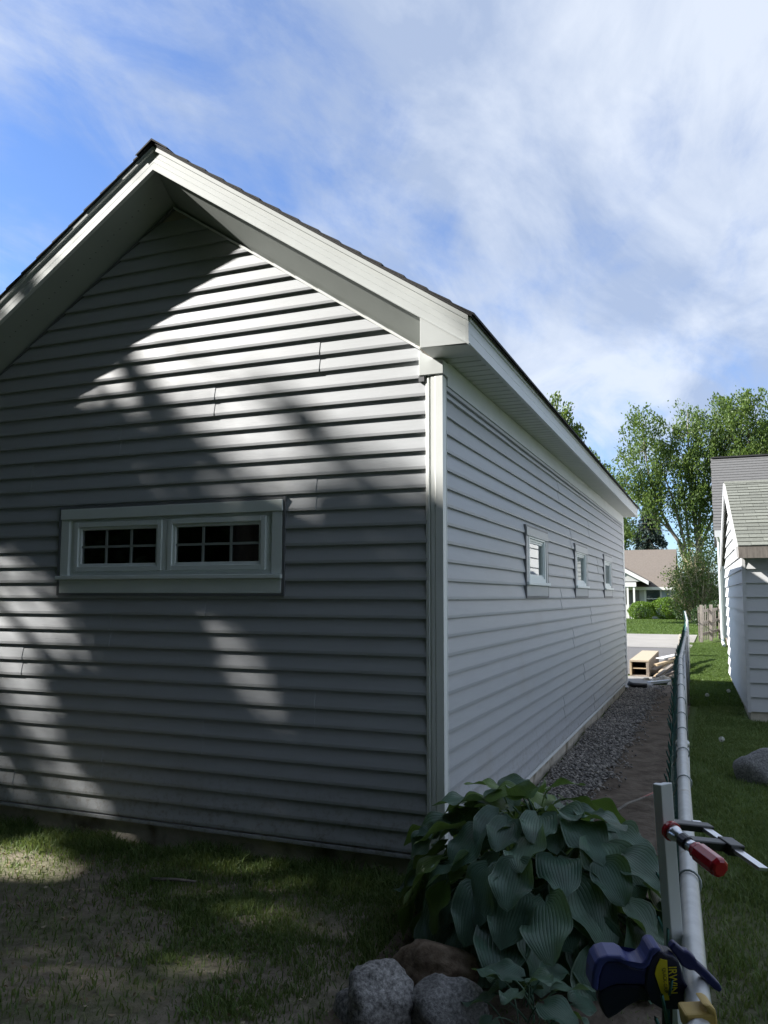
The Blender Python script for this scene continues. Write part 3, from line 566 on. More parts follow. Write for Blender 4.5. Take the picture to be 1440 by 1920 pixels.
# ------------------------------------------------------------------ chain link fence
RZ = 0.94
rpts = [(1.336, -3.35), (1.321, -2.905), (1.313, -2.768), (1.295, -2.366), (1.277, -1.961), (1.249, -1.302), (1.224, -0.665), (1.173, 0.659), (1.066, 3.523), (0.965, 8.4), (0.80, 15.0), (0.66, 19.0), (0.33, 28.3)]
_ry = np.array([p[1] for p in rpts]); _rx = np.array([p[0] for p in rpts])
fx = lambda y: float(np.interp(y, _ry, _rx))
FN = empty('chain_link_fence', (fx(5), 5, 0), 'low chain link fence with galvanised top rail beside the gravel strip', 'fence')
MB().tube([(x, y, RZ + 0.006*math.sin(y*0.9)) for x, y in rpts], 0.0178, 14).build('top_rail', M['galv'], FN, smooth=True)
for y in (-3.3, -0.72, 2.1, 5.0, 8.0, 11.0, 14.0, 17.0, 20.0, 23.0, 26.0, 28.2):
    x = fx(y)+ 0.0; p = MB().tube([(x, y, -0.1), (x, y, RZ-0.03)], 0.024, 12).build('post', M['galv'], FN, smooth=True)
    MB().lathe((x, y, RZ-0.03), (x, y, RZ+0.0), [(0, 0.027), (0.5, 0.027), (0.8, 0.02), (1, 0.004)], 12).build('post_cap', M['galv'], p, smooth=True)
for k, y in enumerate([-2.40, -1.50, -1.02, -0.55, -0.1, 0.45, 1.1, 1.8, 2.6, 3.4, 4.3, 5.3, 6.4, 7.6, 8.9, 10.2]):
    x = fx(y); c = [(x+0.0215*math.cos(a), y+0.012*math.sin(a*0.5+k), RZ+0.0215*math.sin(a)+ (0.006*math.sin(y*0.9))) for a in np.linspace(-2.2, 3.6, 15)]
    c.append((x-0.034, y+0.012, RZ-0.05)); MB().tube(c, 0.0024, 5).build('tie', M['tie'], FN, smooth=True)
def chain():
    V = []; T = []; p = 0.056; n = int((28.2+3.3)/p); nz_ = 17; rad = 0.0026
    Vs = []; Fs = []; off = 0
    for i in range(n):
        y0 = -3.3+i*p; x0 = fx(y0)-0.038; k = np.arange(nz_+1)
        z = RZ+0.036-k*0.0553; yy = y0+np.where((k % 2) == 0, -p/2-0.002, p/2+0.002); xx = x0+np.where((k % 2) == 0, 0.0028, -0.0028)
        P = np.stack([xx, yy, z], -1); P[0, 0] += rnd.uniform(-0.024, 0.004); P[0, 2] -= rnd.uniform(0, 0.016); P[0, 1] += p*0.5
        near = y0 < 4; rr = rad*(1.0 if near else 1.2)
        for a in range(3):
            th = 2.094*a; Vs.append(P+np.array([math.cos(th)*rr, 0.5*math.sin(th)*rr, math.sin(th)*rr*0.8]))
        base = off; m_ = nz_+1
        for a in range(3):
            b = (a+1) % 3; ii = np.arange(nz_); Fs.append(np.stack([base+a*m_+ii, base+b*m_+ii, base+b*m_+ii+1, base+a*m_+ii+1], -1))
        off += 3*m_
    me = poly_mesh('wire_mesh', np.concatenate(Vs), np.concatenate(Fs), M['wire'], WL[FN.name]); o = place('wire_mesh', me, WL[FN.name], FN); o['kind'] = 'stuff'
chain()

# ------------------------------------------------------------------ white strip and the two clamps on the rail
ST = Vector(atD(1241, 1468, 1.31)); SBm = Vector(atD(1265, 1800, 1.31)); ax_ = (SBm-ST).normalized(); SBm = ST+ax_*0.40
sx = Vector(_r).normalized(); sx = (sx-ax_*sx.dot(ax_)).normalized(); sy = ax_.cross(sx).normalized()
if sy.dot(Vector(_f)) < 0: sy = -sy           # sy points away from the viewer's side
prof = [(-0.0158, -0.001), (-0.0052, -0.010), (0.0150, -0.004), (0.0158, -0.0005), (0.004, 0.004), (-0.002, 0.001), (-0.009, 0.0045)]
m = MB(); m.prism([ST+sx*a+sy*b for a, b in prof], ax_*0.40)
setp(m.build('trim_strip', M['vinyl_trim'], bevel=0.0012), 'white vinyl trim strip standing clamped against the fence rail', 'trim strip')

SC = Vector(atD(1260, 1559, 1.278)); SE = Vector(atD(1342, 1622, 1.175)); sd = (SE-SC).normalized()
BC = empty('bar_clamp', SC, 'steel bar clamp with red handle gripping the white strip', 'clamp')
ln = (SE-SC).length
MB().lathe(SC-sd*0.006, SC+sd*0.002, [(0, 0.0155), (1, 0.0155)], 20).build('pressure_pad', M['red_handle'], BC, smooth=False, bevel=0.001)
MB().lathe(SC+sd*0.002, SC+sd*0.030, [(0, 0.0125), (0.25, 0.0125), (0.5, 0.0095), (1, 0.008)], 18).build('swivel_head', M['steel'], BC, smooth=True)
MB().lathe(SC+sd*0.026, SC+sd*0.042, [(0, 0.011), (1, 0.011)], 14).build('screw_collar', M['black_iron'], BC, bevel=0.001)
MB().lathe(SC+sd*0.041, SC+sd*0.060, [(0, 0.008), (0.4, 0.0095), (0.7, 0.0095), (1, 0.008)], 14).build('ferrule', M['steel'], BC, smooth=True)
MB().lathe(SC+sd*0.056, SE+sd*0.012, [(0, 0.0105), (0.06, 0.0125), (0.14, 0.0122), (0.2, 0.0148), (0.9, 0.0152), (0.97, 0.0138), (1, 0.010)], 9).build('handle', M['red_handle'], BC, bevel=0.001)
B0 = Vector(atD(1318, 1551, 1.330)); B1 = Vector(atD(1431, 1630, 1.195)); bd_ = (B1-B0).normalized()
side = (B0-SC); side = (side-bd_*side.dot(bd_)).normalized(); up_ = bd_.cross(side).normalized()
def obox(m, a, b, s, t, ws, wt):
    a, b = Vector(a), Vector(b); return m.hexa([a-s*ws-t*wt, a+s*ws-t*wt, b+s*ws-t*wt, b-s*ws-t*wt, a-s*ws+t*wt, a+s*ws+t*wt, b+s*ws+t*wt, b-s*ws+t*wt])
obox(MB(), B0-bd_*0.02, B1, side, up_, 0.0085, 0.003).build('bar', M['steel'], BC, bevel=0.0008)
J1 = SC+sd*0.034; J1e = J1 + side*((B0-SC).dot(side)+0.012)
obox(MB(), J1-side*0.004, J1e, bd_, up_, 0.009, 0.007).build('sliding_jaw', M['black_iron'], BC, bevel=0.002)
J2 = SC-sd*0.030+side*0.012; J2e = J2+side*((B0-SC).dot(side)+0.002)
obox(MB(), J2, J2e, bd_, up_, 0.009, 0.006).build('fixed_jaw', M['black_iron'], BC, bevel=0.002)
Kc = J1+side*((B0-SC).dot(side)); obox(MB(), Kc-bd_*0.014, Kc+bd_*0.018, side, up_, 0.014, 0.009).build('jaw_block', M['black_iron'], BC, bevel=0.002)

TD = 1.13
def tp(cx, cy, d=TD): return Vector(atD(1090+cx/4.966, 1740+cy/4.966, d))
fw = Vector(_f)
TC = empty('trigger_clamp', tp(700, 600), 'navy and blue trigger clamp with yellow label and ochre jaw on the rail', 'clamp')
def slab(pts, d, th, name, mat, bev=0.003, par=TC): return MB().prism([tp(x, y, d) for x, y in pts], fw*th).build(name, mat, par, bevel=bev)
body = [(600, 430), (640, 300), (700, 225), (760, 222), (800, 252), (860, 268), (905, 305), (935, 385), (965, 490), (1015, 590), (1085, 665), (1160, 740), (1212, 796), (960, 806), (930, 768), (760, 765), (650, 700), (590, 560)]
slab(body, TD-0.004, 0.030, 'clamp_body', M['navy'])
grip_under = [(150, 560), (165, 470), (200, 360), (240, 318), (400, 318), (455, 360), (520, 384), (590, 384), (640, 330), (670, 330), (680, 480), (640, 545), (560, 530), (330, 525), (240, 560), (170, 600)]
slab(grip_under, TD-0.002, 0.030, 'grip', M['grip_navy'], 0.005)
rim = [(96, 565), (108, 420), (130, 332), (175, 278), (250, 258), (370, 262), (422, 292), (458, 336), (520, 352), (580, 330), (612, 288), (640, 212), (675, 182), (728, 186), (756, 216), (712, 232), (672, 270), (640, 350), (592, 392), (520, 394), (452, 368), (398, 322), (245, 322), (205, 365), (170, 470), (158, 606)]
slab(rim, TD-0.006, 0.038, 'grip_cover', M['blue_grip'], 0.006)
trig = [(160, 600), (240, 556), (330, 530), (560, 530), (660, 560), (700, 640), (660, 690), (540, 680), (430, 740), (340, 810), (250, 862), (205, 800), (168, 710)]
slab(trig, TD+0.002, 0.022, 'trigger', M['navy'], 0.004)
lever = [(825, 195), (868, 135), (960, 212), (1005, 222), (1065, 280), (1085, 318), (1180, 405), (1290, 520), (1320, 580), (1292, 610), (1235, 575), (1055, 402), (1010, 402), (940, 360), (900, 295)]
slab(lever, TD+0.006, 0.014, 'release_lever', M['lever_blue'], 0.003)
slab([(760, 750), (852, 750), (852, 1300), (760, 1300)], TD+0.006, 0.006, 'bar', M['black_iron'], 0.001)
jaw = [(965, 812), (1195, 800), (1130, 718), (1205, 720), (1258, 765), (1276, 880), (1270, 1010), (1000, 1010)]
slab(jaw, TD-0.100, 0.030, 'jaw_pad', M['jaw_yellow'], 0.005)
slab([(735, 290), (800, 305), (820, 672), (770, 674), (728, 560), (686, 430), (700, 360)], TD-0.0055, 0.004, 'label', M['yellow'], 0.0)
def text(s, cx0, cy0, cx1, cy1, hgt, mat, d, name, bold=0.0):
    cu = bpy.data.curves.new(name, 'FONT'); cu.body = s; cu.align_x = 'CENTER'; cu.align_y = 'CENTER'; cu.extrude = 0.0; cu.offset = bold
    to = bpy.data.objects.new(name, cu); S.collection.objects.link(to); bpy.context.view_layer.update()
    me = bpy.data.meshes.new_from_object(to.evaluated_get(bpy.context.evaluated_depsgraph_get())); bpy.data.objects.remove(to)
    A, B = tp(cx0, cy0, d), tp(cx1, cy1, d); xd = (B-A).normalized(); yd = (-fw).cross(xd).normalized(); c = (A+B)/2
    vs = np.array([v.co[:] for v in me.vertices]); lo, hi = vs.min(0), vs.max(0); vs -= (lo+hi)/2; sxx = (B-A).length/(hi[0]-lo[0]); syy = hgt/(hi[1]-lo[1])
    for v, q in zip(me.vertices, vs): v.co = xd*(q[0]*sxx)+yd*(q[1]*syy)
    me.materials.clear(); me.materials.append(mat); me.update(); return place(name, me, c, TC)
text('IRWIN', 850, 362, 858, 610, 0.0115, M['yellow'], TD-0.0052, 'lettering', 0.012)
text('QUICK-GRIP', 768, 372, 786, 606, 0.0058, M['black'], TD-0.0068, 'lettering', 0.01)

# ------------------------------------------------------------------ rocks
def rock(name, label, c, rad, mat, seed, cat='rock', group=None, rough=0.22, flat=0.0):
    import bmesh
    bm = bmesh.new(); bmesh.ops.create_icosphere(bm, subdivisions=4, radius=1.0)
    from mathutils import noise
    for v in bm.verts:
        d = v.co.normalized(); q = d*1.3+Vector((seed*3.1, seed*1.7, seed))
        k = 1+rough*(noise.noise(q)*1.2+0.5*noise.noise(q*2.3)+0.28*noise.noise(q*5)+0.12*noise.noise(q*12))
        # facets
        for j in range(6):
            a = Vector((math.sin(seed*7+j*2.1), math.cos(seed*3+j*1.3), math.sin(seed+j*2.9)*0.8)).normalized(); e = d.dot(a)*k
            if e > 0.80: k *= 1-(e-0.80)*0.75
        v.co = Vector((d.x*rad[0], d.y*rad[1], d.z*rad[2]))*k
    me = bpy.data.meshes.new(name); bm.to_mesh(me); bm.free()
    for p in me.polygons: p.use_smooth = True
    me.materials.append(mat); return setp(place(name, me, c), label, cat, group)
p = atZ(704, 1912, 0.0); rock('rock', 'rough pale grey granite rock on the grass side of the hosta', (p[0], p[1]+0.02, 0.035), (0.150, 0.135, 0.135), M['granite'], 1, rough=0.3)
p = atZ(832, 1922, 0.0); rock('rock', 'blue-grey granite rock between the pale rock and the hosta leaves', (p[0]-0.01, p[1]+0.02, 0.03), (0.150, 0.13, 0.125), M['granite_blue'], 2.4)
p = atZ(822, 1850, 0.0); rock('rock', 'brown stone tucked under the hosta behind the granite rocks', (p[0]-0.02, p[1]+0.01, 0.055), (0.165, 0.105, 0.11), M['brown_stone'], 4.2)
p = atZ(1424, 1468, 0.0); rock('boulder', 'smooth grey boulder half sunk in the grass near the shed', (p[0]+0.07, p[1]+0.12, 0.06), (0.27, 0.20, 0.19), M['granite_blue'], 3.3, rough=0.13)

# ------------------------------------------------------------------ hostas: each leaf a piece
def hosta_leaf_mesh(name, ln, wd, droop, cup, wave, mat, seed):
    nu, nv = 13, 12; rr = random.Random(seed); V = []; UV = []; ph = rr.uniform(0, 6)
    for i in range(nu+1):
        u = i/nu; wv = wd*0.5*(math.sin(math.pi*min(1, u**0.66))**0.60)*(1.0-0.06*u) if u < 1 else 0.0
        if i == 0: wv = wd*0.10
        for j in range(nv+1):
            v = -1+2*j/nv; a = abs(v)
            x = v*wv; back = -0.16*ln*max(0, 1-u*3.2)*a**1.5            # heart-shaped lobes behind the stalk
            y = u*ln+back
            z = cup*wv*(a**1.7)*(1-0.6*u) - droop*ln*(u**1.9) + wave*wv*0.30*math.sin(u*9+ph+v*1.2)*a**2
            V.append((x, y, z)); UV.append((v*0.5+0.5, u))
    F = [(i*(nv+1)+j, i*(nv+1)+j+1, (i+1)*(nv+1)+j+1, (i+1)*(nv+1)+j) for i in range(nu) for j in range(nv)]
    # stalk
    b = len(V); sl_ = ln*0.9; ns = 5
    for i in range(ns+1):
        t = i/ns; cy = -sl_*t*0.75; cz = -sl_*t*t*0.95; r_ = 0.006+0.004*t
        for k in range(5): V.append((r_*math.cos(k*1.2566), cy, cz+r_*math.sin(k*1.2566)-0.004)); UV.append((0.5, 0.5))
    F += [(b+i*5+k, b+i*5+(k+1) % 5, b+(i+1)*5+(k+1) % 5, b+(i+1)*5+k) for i in range(ns) for k in range(5)]
    me = bpy.data.meshes.new(name); me.from_pydata(V, [], F); ul = me.uv_layers.new(name='UVMap')
    for lp in me.loops: ul.data[lp.index].uv = UV[lp.vertex_index]
    for p_ in me.polygons: p_.use_smooth = True
    me.materials.append(mat); return me
HV = [hosta_leaf_mesh('leaf', 0.255, 0.235, 0.22, 0.16, 0.7, M['hosta'], 1), hosta_leaf_mesh('leaf', 0.235, 0.22, 0.38, 0.10, 1.0, M['hosta'], 2),
      hosta_leaf_mesh('leaf', 0.27, 0.225, 0.14, 0.34, 0.9, M['hosta'], 3), hosta_leaf_mesh('leaf', 0.215, 0.205, 0.08, 0.45, 1.0, M['hosta'], 4), hosta_leaf_mesh('leaf', 0.23, 0.195, 0.28, 0.25, 0.8, M['hosta_green'], 5)]
def hosta(c, rings, label, seed, scale=1.0, crown_h=0.4, green_top=True):
    P = empty('hosta_plant', (c[0], c[1], 0), label, 'hosta'); rr = random.Random(seed)
    for (n, rad, h, tilt, sc, ph) in rings:
        for i in range(n):
            az = 2*math.pi*(i+0.5*rr.random())/n+ph; r_ = rad*rr.uniform(0.86, 1.1); hh = h*rr.uniform(0.9, 1.1)
            x, y = c[0]+r_*math.cos(az), c[1]+r_*math.sin(az)
            back = math.sin(az) > 0.25
            me = HV[4] if (green_top and (back or math.cos(az) < -0.6) and rr.random() < 0.6) else rr.choice(HV[:4])
            o = place('leaf', me, (x, y, hh), P); s = sc*scale*rr.uniform(0.85, 1.15)
            tl = -tilt+rr.uniform(-0.35, 0.30); tw = rr.uniform(-0.5, 0.5)
            q = Matrix.Rotation(az-math.pi/2+rr.uniform(-0.35, 0.35), 4, 'Z') @ Matrix.Rotation(tl, 4, 'X') @ Matrix.Rotation(tw, 4, 'Y')
            o.rotation_euler = q.to_euler(); o.scale = (s, s, s)
    return P
hosta((0.60, -0.50, 0), [(6, 0.07, 0.60, -0.30, 0.66, 0.2), (10, 0.16, 0.58, -0.08, 0.72, 0.5), (13, 0.25, 0.54, 0.12, 0.78, 0.1), (16, 0.34, 0.48, 0.30, 0.82, 0.4), (18, 0.42, 0.43, 0.48, 0.86, 0.2), (19, 0.47, 0.34, 0.62, 0.90, 0.0), (18, 0.49, 0.24, 0.78, 0.95, 0.3), (16, 0.46, 0.15, 0.92, 0.95, 0.1), (12, 0.30, 0.30, 0.5, 0.9, 0.3)],
      'large blue-green hosta mounded at the garage corner beside the fence', 11)
p = atZ(985, 1935, 0.05)
hosta((p[0], p[1]+0.05, 0), [(3, 0.03, 0.20, -0.55, 0.42, 0.3), (6, 0.09, 0.17, -0.15, 0.48, 0.0), (7, 0.15, 0.11, 0.25, 0.5, 0.5)], 'small young hosta with upright oval leaves in front of the rocks', 4, 1.0, 0.2, False)

# ------------------------------------------------------------------ grass
def blades(n, xr, yr, dens, hr, wdt, mat, seed, name, label, tall=None):
    rs = np.random.RandomState(seed); x = rs.uniform(*xr, n); y = yr[0]+(yr[1]-yr[0])*rs.rand(n)**1.0; keep = rs.rand(n) < dens(x, y); x, y = x[keep], y[keep]; n = len(x)
    h = rs.uniform(*hr, n)*(0.55+0.9*fbm(x*3+1, y*3)); 
    if tall is not None: h = h*tall(x, y)
    th = rs.rand(n)*6.283; lean = h*rs.uniform(0.15, 0.95, n); wv = wdt*rs.uniform(0.6, 1.4, n); ln = rs.rand(n)*6.283
    z = zground(x, y)-0.004; cx, sx_ = np.cos(th)*wv, np.sin(th)*wv; dx, dy = np.cos(ln)*lean, np.sin(ln)*lean
    P = np.empty((n, 5, 3)); P[:, 0] = np.stack([x-cx, y-sx_, z], -1); P[:, 1] = np.stack([x+cx, y+sx_, z], -1)
    P[:, 2] = np.stack([x-cx*0.8+dx*0.35, y-sx_*0.8+dy*0.35, z+h*0.6], -1); P[:, 3] = np.stack([x+cx*0.8+dx*0.35, y+sx_*0.8+dy*0.35, z+h*0.6], -1); P[:, 4] = np.stack([x+dx, y+dy, z+h*0.9], -1)
    T = (np.array([(0, 1, 3), (0, 3, 2), (2, 3, 4)])[None]+np.arange(n)[:, None, None]*5).reshape(-1, 3)
    setp(place(name, poly_mesh(name, P.reshape(-1, 3), T, mat), (0, 0, 0)), label, 'grass', kind='stuff')
def d_yard(x, y):
    a = fbm(x*1.3+5, y*1.3+2, 5); d = np.clip((a-0.44)/0.12, 0.10, 1); d = np.maximum(d, np.clip((y+0.55)/0.35, 0, 1)*0.75)
    d = d*(1-0.85*np.clip((x+0.05)/0.25, 0, 1)*(y > -1.35)); return d
blades(400000, (-4.3, 1.15), (-4.4, 0.0), d_yard, (0.018, 0.050), 0.0026, M['grass'], 1, 'yard_grass', 'patchy shaded grass in front of the garage gable', lambda x, y: 1+1.3*np.clip((y+0.42)/0.4, 0, 1)*(fbm(x*4, y*4+3) > 0.42))
def d_strip(x, y):
    a = fbm(x*1.6+15, y*1.2+12, 5); d = np.clip((a-0.30)/0.14, 0.25, 1); e = np.interp(y, _ry, _rx); return d*np.clip((x-e-0.02)/0.12, 0.0, 1)*np.where((x > 1.66) & (y > 6.7), 0, 1)
blades(300000, (1.1, 2.9), (-2.9, 8.0), d_strip, (0.02, 0.055), 0.0030, M['grass'], 2, 'neighbour_grass', 'shaded grass between the chain link fence and the shed')
blades(90000, (0.55, 1.72), (8.0, 24.0), lambda x, y: np.where(x > np.interp(y, _ry, _rx)+0.02, 1.0, 0.0), (0.03, 0.055), 0.006, M['lawn'], 3, 'side_lawn', 'narrow sunlit lawn along the white neighbour house')
blades(160000, (-9, 4), (29.7, 52.5), lambda x, y: 0.85+0*x, (0.04, 0.08), 0.012, M['lawn'], 4, 'far_lawn', 'sunny mown lawn in front of the brown-roofed house')

def litter(n, xr, yr, seed):
    rs = np.random.RandomState(seed); x = rs.uniform(*xr, n); y = rs.uniform(*yr, n); z = zground(x, y)+0.004+0.012*rs.rand(n); P = np.stack([x, y, z], -1)
    d = rs.normal(size=(n, 3)); d[:, 2] *= 0.25; V, F = leaf_quads(P, 0.026, rs, up=0.0, aspect=0.5, dirs=d*1.0)
    setp(place('leaf_litter', poly_mesh('leaf_litter', V, F, M['litter']), (0, 0, 0)), 'scattered dry leaf bits and petals on the ground', 'leaf litter', kind='stuff')

# ------------------------------------------------------------------ neighbour's shed
SXW, SY0, SY1 = 1.70, 6.75, 12.1; SEZ, SRZ = 2.12, 3.20; SYM = (SY0+SY1)/2; SX2 = 8.0; sm = (SRZ-SEZ)/(SYM-SY0)
SH = empty('shed', (4.8, SYM, 0), 'low white clapboard shed with grey-green shingle roof beyond the fence', 'shed')
MB().box((SXW+0.02, SY0+0.02, -0.1), (SX2-0.02, SY1-0.02, 0.13)).build('foundation', M['concrete'], SH)
fwl = MB().box((SXW+0.02, SY0+0.02, 0.13), (SX2, SY0+0.12, SEZ)).build('front_wall', M['white_paint'], SH)
gwl = MB().prism([(SXW+0.02, SY0+0.12, 0.13), (SXW+0.02, SY1, 0.13), (SXW+0.02, SY1, SEZ), (SXW+0.02, SYM, SRZ-0.03), (SXW+0.02, SY0+0.12, SEZ+0.12*sm-0.01)], (0.10, 0, 0)).build('gable_wall', M['white_paint'], SH)
MB().box((SXW+0.12, SY1-0.1, 0.13), (SX2, SY1, SEZ)).build('back_wall', M['white_paint'], SH)
be = 0.172
def clap(axis, a0, a1, b0, b1, z0, z1, pos, out, parent, name='clapboard', mat=None, th=0.030):
    pts = [(a0, 0, z0), (a1, 0, z0), (a1, th, z0), (a0, th, z0), (b1, 0.005, z1), (b0, 0.005, z1), (b1, 0, z1), (b0, 0, z1)]
    V = [(p[0], pos+out*p[1], p[2]) if axis == 'x' else (pos+out*p[1], p[0], p[2]) for p in pts]
    MB().add(V, [(0, 1, 2, 3), (3, 2, 4, 5), (5, 4, 6, 7), (0, 3, 5, 7), (1, 6, 4, 2), (0, 7, 6, 1)]).build(name, mat or M['white_paint'], parent)
for k in range(12):
    z0 = 0.11+k*be; clap('x', SXW+0.001, SX2, SXW+0.001, SX2, z0, min(z0+be+0.004, SEZ), SY0+0.02, -1, fwl)
for k in range(19):
    z0 = 0.11+k*be; z1 = z0+be+0.004
    q = lambda z: max(0.0, (z-SEZ)/sm) if z > SEZ else 0.0
    a0, b0 = SY0+q(z0)+0.002, SY0+q(z1)+0.002; a1, b1 = SY1-q(z0), SY1-q(z1)
    if a1-a0 < 0.05: break
    if b1 < b0: b0 = b1 = SYM
    clap('y', a0, a1, b0, b1, z0, z1, SXW+0.02, -1, gwl)
MB().box((SXW-0.012, SY0-0.012, 0.10), (SXW+0.028, SY0+0.022, SEZ)).build('corner_board', M['white_paint'], SH)
rt = 0.05
shr = None
for sgn in (-1, 1):
    ye = SYM+sgn*(SYM-SY0+0.16); ze = SRZ-sm*abs(ye-SYM)
    r_ = MB().hexa([(SXW-0.05, SYM, SRZ), (SX2+0.1, SYM, SRZ), (SX2+0.1, ye, ze), (SXW-0.05, ye, ze), (SXW-0.05, SYM, SRZ+rt), (SX2+0.1, SYM, SRZ+rt), (SX2+0.1, ye, ze+rt), (SXW-0.05, ye, ze+rt)]).build('roof', M['shed_shingle'], SH)
    shr = shr or r_
    MB().hexa([(SXW-0.075, SYM, SRZ-0.09), (SXW-0.051, SYM, SRZ-0.09), (SXW-0.051, ye, ze-0.09), (SXW-0.075, ye, ze-0.09), (SXW-0.075, SYM, SRZ+rt-0.005), (SXW-0.051, SYM, SRZ+rt-0.005), (SXW-0.051, ye, ze+rt-0.005), (SXW-0.075, ye, ze+rt-0.005)]).build('rake_board', M['white_paint'], SH)
    if sgn < 0:
        MB().box((SXW-0.05, ye-0.02, ze-0.10), (SX2+0.1, ye, ze+rt-0.012)).build('eave_board', M['weathered'], SH)
ln_ = math.hypot(SYM-SY0+0.16, sm*(SYM-SY0+0.16)); nr = 20; dyv = Vector((0, -(SYM-SY0+0.16), -sm*(SYM-SY0+0.16)))/nr; nv_ = Vector((0, -sm, 1)).normalized()
tm = []
for v in range(3):
    a = Vector((0, 0, 0)); tw = 0.298
    mb = MB(); dn = dyv*1.15; mb.hexa([a, a+Vector((tw, 0, 0)), a+Vector((tw, 0, 0))+dn, a+dn, a+nv_*0.003, a+Vector((tw, 0, 0))+nv_*0.003, a+Vector((tw, 0, 0))+dn+nv_*(0.013+0.002*v), a+dn+nv_*(0.013+0.002*v)])
    me = bpy.data.meshes.new('shingle'); me.from_pydata([tuple(q) for q in mb.v], [], mb.f); me.materials.append(basic('shed_shingle_tone', tuple(c*(0.86+0.14*v) for c in (0.145, 0.152, 0.13)), 0.92, 0.25, 40, 0.003, 140)); tm.append(me)
for i in range(nr):
    for j in range(9):
        x0 = SXW-0.05+j*0.302+(0.151 if i % 2 else 0)-0.15*(1 if i % 2 else 0)
        if i % 2: x0 += 0.151
        p = Vector((x0, SYM, SRZ+rt))+dyv*i+nv_*0.002; place('shingle', rnd.choice(tm), p, shr)
    if i % 2: # half tab at the rake
        mb = MB(); a = Vector((SXW-0.05, SYM, SRZ+rt))+dyv*i+nv_*0.002; h_ = Vector((0.148, 0, 0)); dn = dyv*1.15
        mb.hexa([a, a+h_, a+h_+dn, a+dn, a+nv_*0.003, a+h_+nv_*0.003, a+h_+dn+nv_*0.014, a+dn+nv_*0.014]); mb.build('shingle', M['shed_shingle'], shr)
MB().hexa([(SXW-0.06, SYM-0.10, SRZ+rt-0.02), (SX2, SYM-0.10, SRZ+rt-0.02), (SX2, SYM+0.10, SRZ+rt-0.02), (SXW-0.06, SYM+0.10, SRZ+rt-0.02), (SXW-0.06, SYM-0.04, SRZ+rt+0.022), (SX2, SYM-0.04, SRZ+rt+0.022), (SX2, SYM+0.04, SRZ+rt+0.022), (SXW-0.06, SYM+0.04, SRZ+rt+0.022)]).build('ridge_cap', M['shed_shingle'], SH)

SH.rotation_euler.z = R(1.5); _c = Vector((SXW, SY0, 0)); SH.location = _c + Matrix.Rotation(R(1.5), 3, 'Z') @ (Vector(WL[SH.name])-_c)

# ------------------------------------------------------------------ neighbour's house behind the shed
HX, HY, HEZ, HRY, HRZ, HX2, HY2 = 1.62, 22.4, 3.62, 26.2, 6.25, 14.0, 30.0
NH = empty('neighbour_house', (7.5, 26, 0), 'taller white-sided house with grey shingle roof behind the shed', 'house')
MB().box((HX+0.05, HY+0.05, -0.1), (HX2, HY2, 0.28)).build('foundation', M['lumber_grey'], NH)
hw = MB().box((HX+0.02, HY+0.02, 0.28), (HX2, HY2, HEZ)).build('wall', M['white_paint'], NH)
MB().prism([(HX+0.02, HY+0.02, HEZ), (HX+0.02, HY2, HEZ), (HX+0.02, HRY, HRZ-0.05)], (0.1, 0, 0)).build('gable', M['white_paint'], NH)
for k in range(25):
    z0 = 0.27+k*0.134; clap('x', HX+0.03, HX+4.2, HX+0.03, HX+4.2, z0, z0+0.138, HY+0.018, -1, hw, 'siding_board', None, 0.022)
MB().box((HX-0.02, HY-0.02, 0.26), (HX+0.05, HY+0.03, HEZ)).build('corner_board', M['white_paint'], NH)
hs = (HRZ-HEZ)/(HRY-HY)
for sgn in (-1, 1):
    ye = HRY+sgn*(HRY-HY+0.30); ze = HRZ-hs*abs(ye-HRY)
    hr_ = MB().hexa([(HX-0.18, HRY, HRZ), (HX2, HRY, HRZ), (HX2, ye, ze), (HX-0.18, ye, ze), (HX-0.18, HRY, HRZ+0.07), (HX2, HRY, HRZ+0.07), (HX2, ye, ze+0.07), (HX-0.18, ye, ze+0.07)]).build('roof', M['house_shingle'], NH)
    if sgn < 0:
        n_ = 26; dv = Vector((0, ye-HRY, ze-HRZ))/n_; nn_ = Vector((0, -hs, 1)).normalized(); a0 = Vector((HX-0.20, HRY, HRZ+0.072)); wv_ = Vector((5.0, 0, 0))
        for i in range(n_):
            a = a0+dv*i; dn = dv*1.1; j = Vector((rnd.uniform(-0.012, 0.012), 0, 0))
            MB().hexa([a+j, a+wv_, a+wv_+dn, a+dn+j, a+nn_*0.004+j, a+wv_+nn_*0.004, a+wv_+dn+nn_*0.020, a+dn+nn_*0.020+j]).build('shingle_course', M['house_shingle'], hr_)
        MB().box((HX-0.18, ye-0.02, ze-0.14), (HX2, ye+0.02, ze+0.065)).build('fascia', M['white_paint'], NH)
        MB().box((HX-0.16, ye+0.02, ze-0.12), (HX2, HY+0.02, ze-0.10)).build('soffit', M['soffit'], NH)
MB().tube([(HX-0.10, HY-0.24, HEZ-0.30), (HX-0.07, HY-0.08, HEZ-0.48), (HX-0.07, HY-0.06, 0.32), (HX-0.07, HY-0.12, 0.16), (HX-0.04, HY-0.42, 0.05)], 0.048, 8).build('downspout', M['coil'], NH)
MB().box((HX-0.18, HRY-0.12, HRZ+0.066), (HX2, HRY+0.12, HRZ+0.11)).build('ridge_cap', M['shingle_dark'], NH)

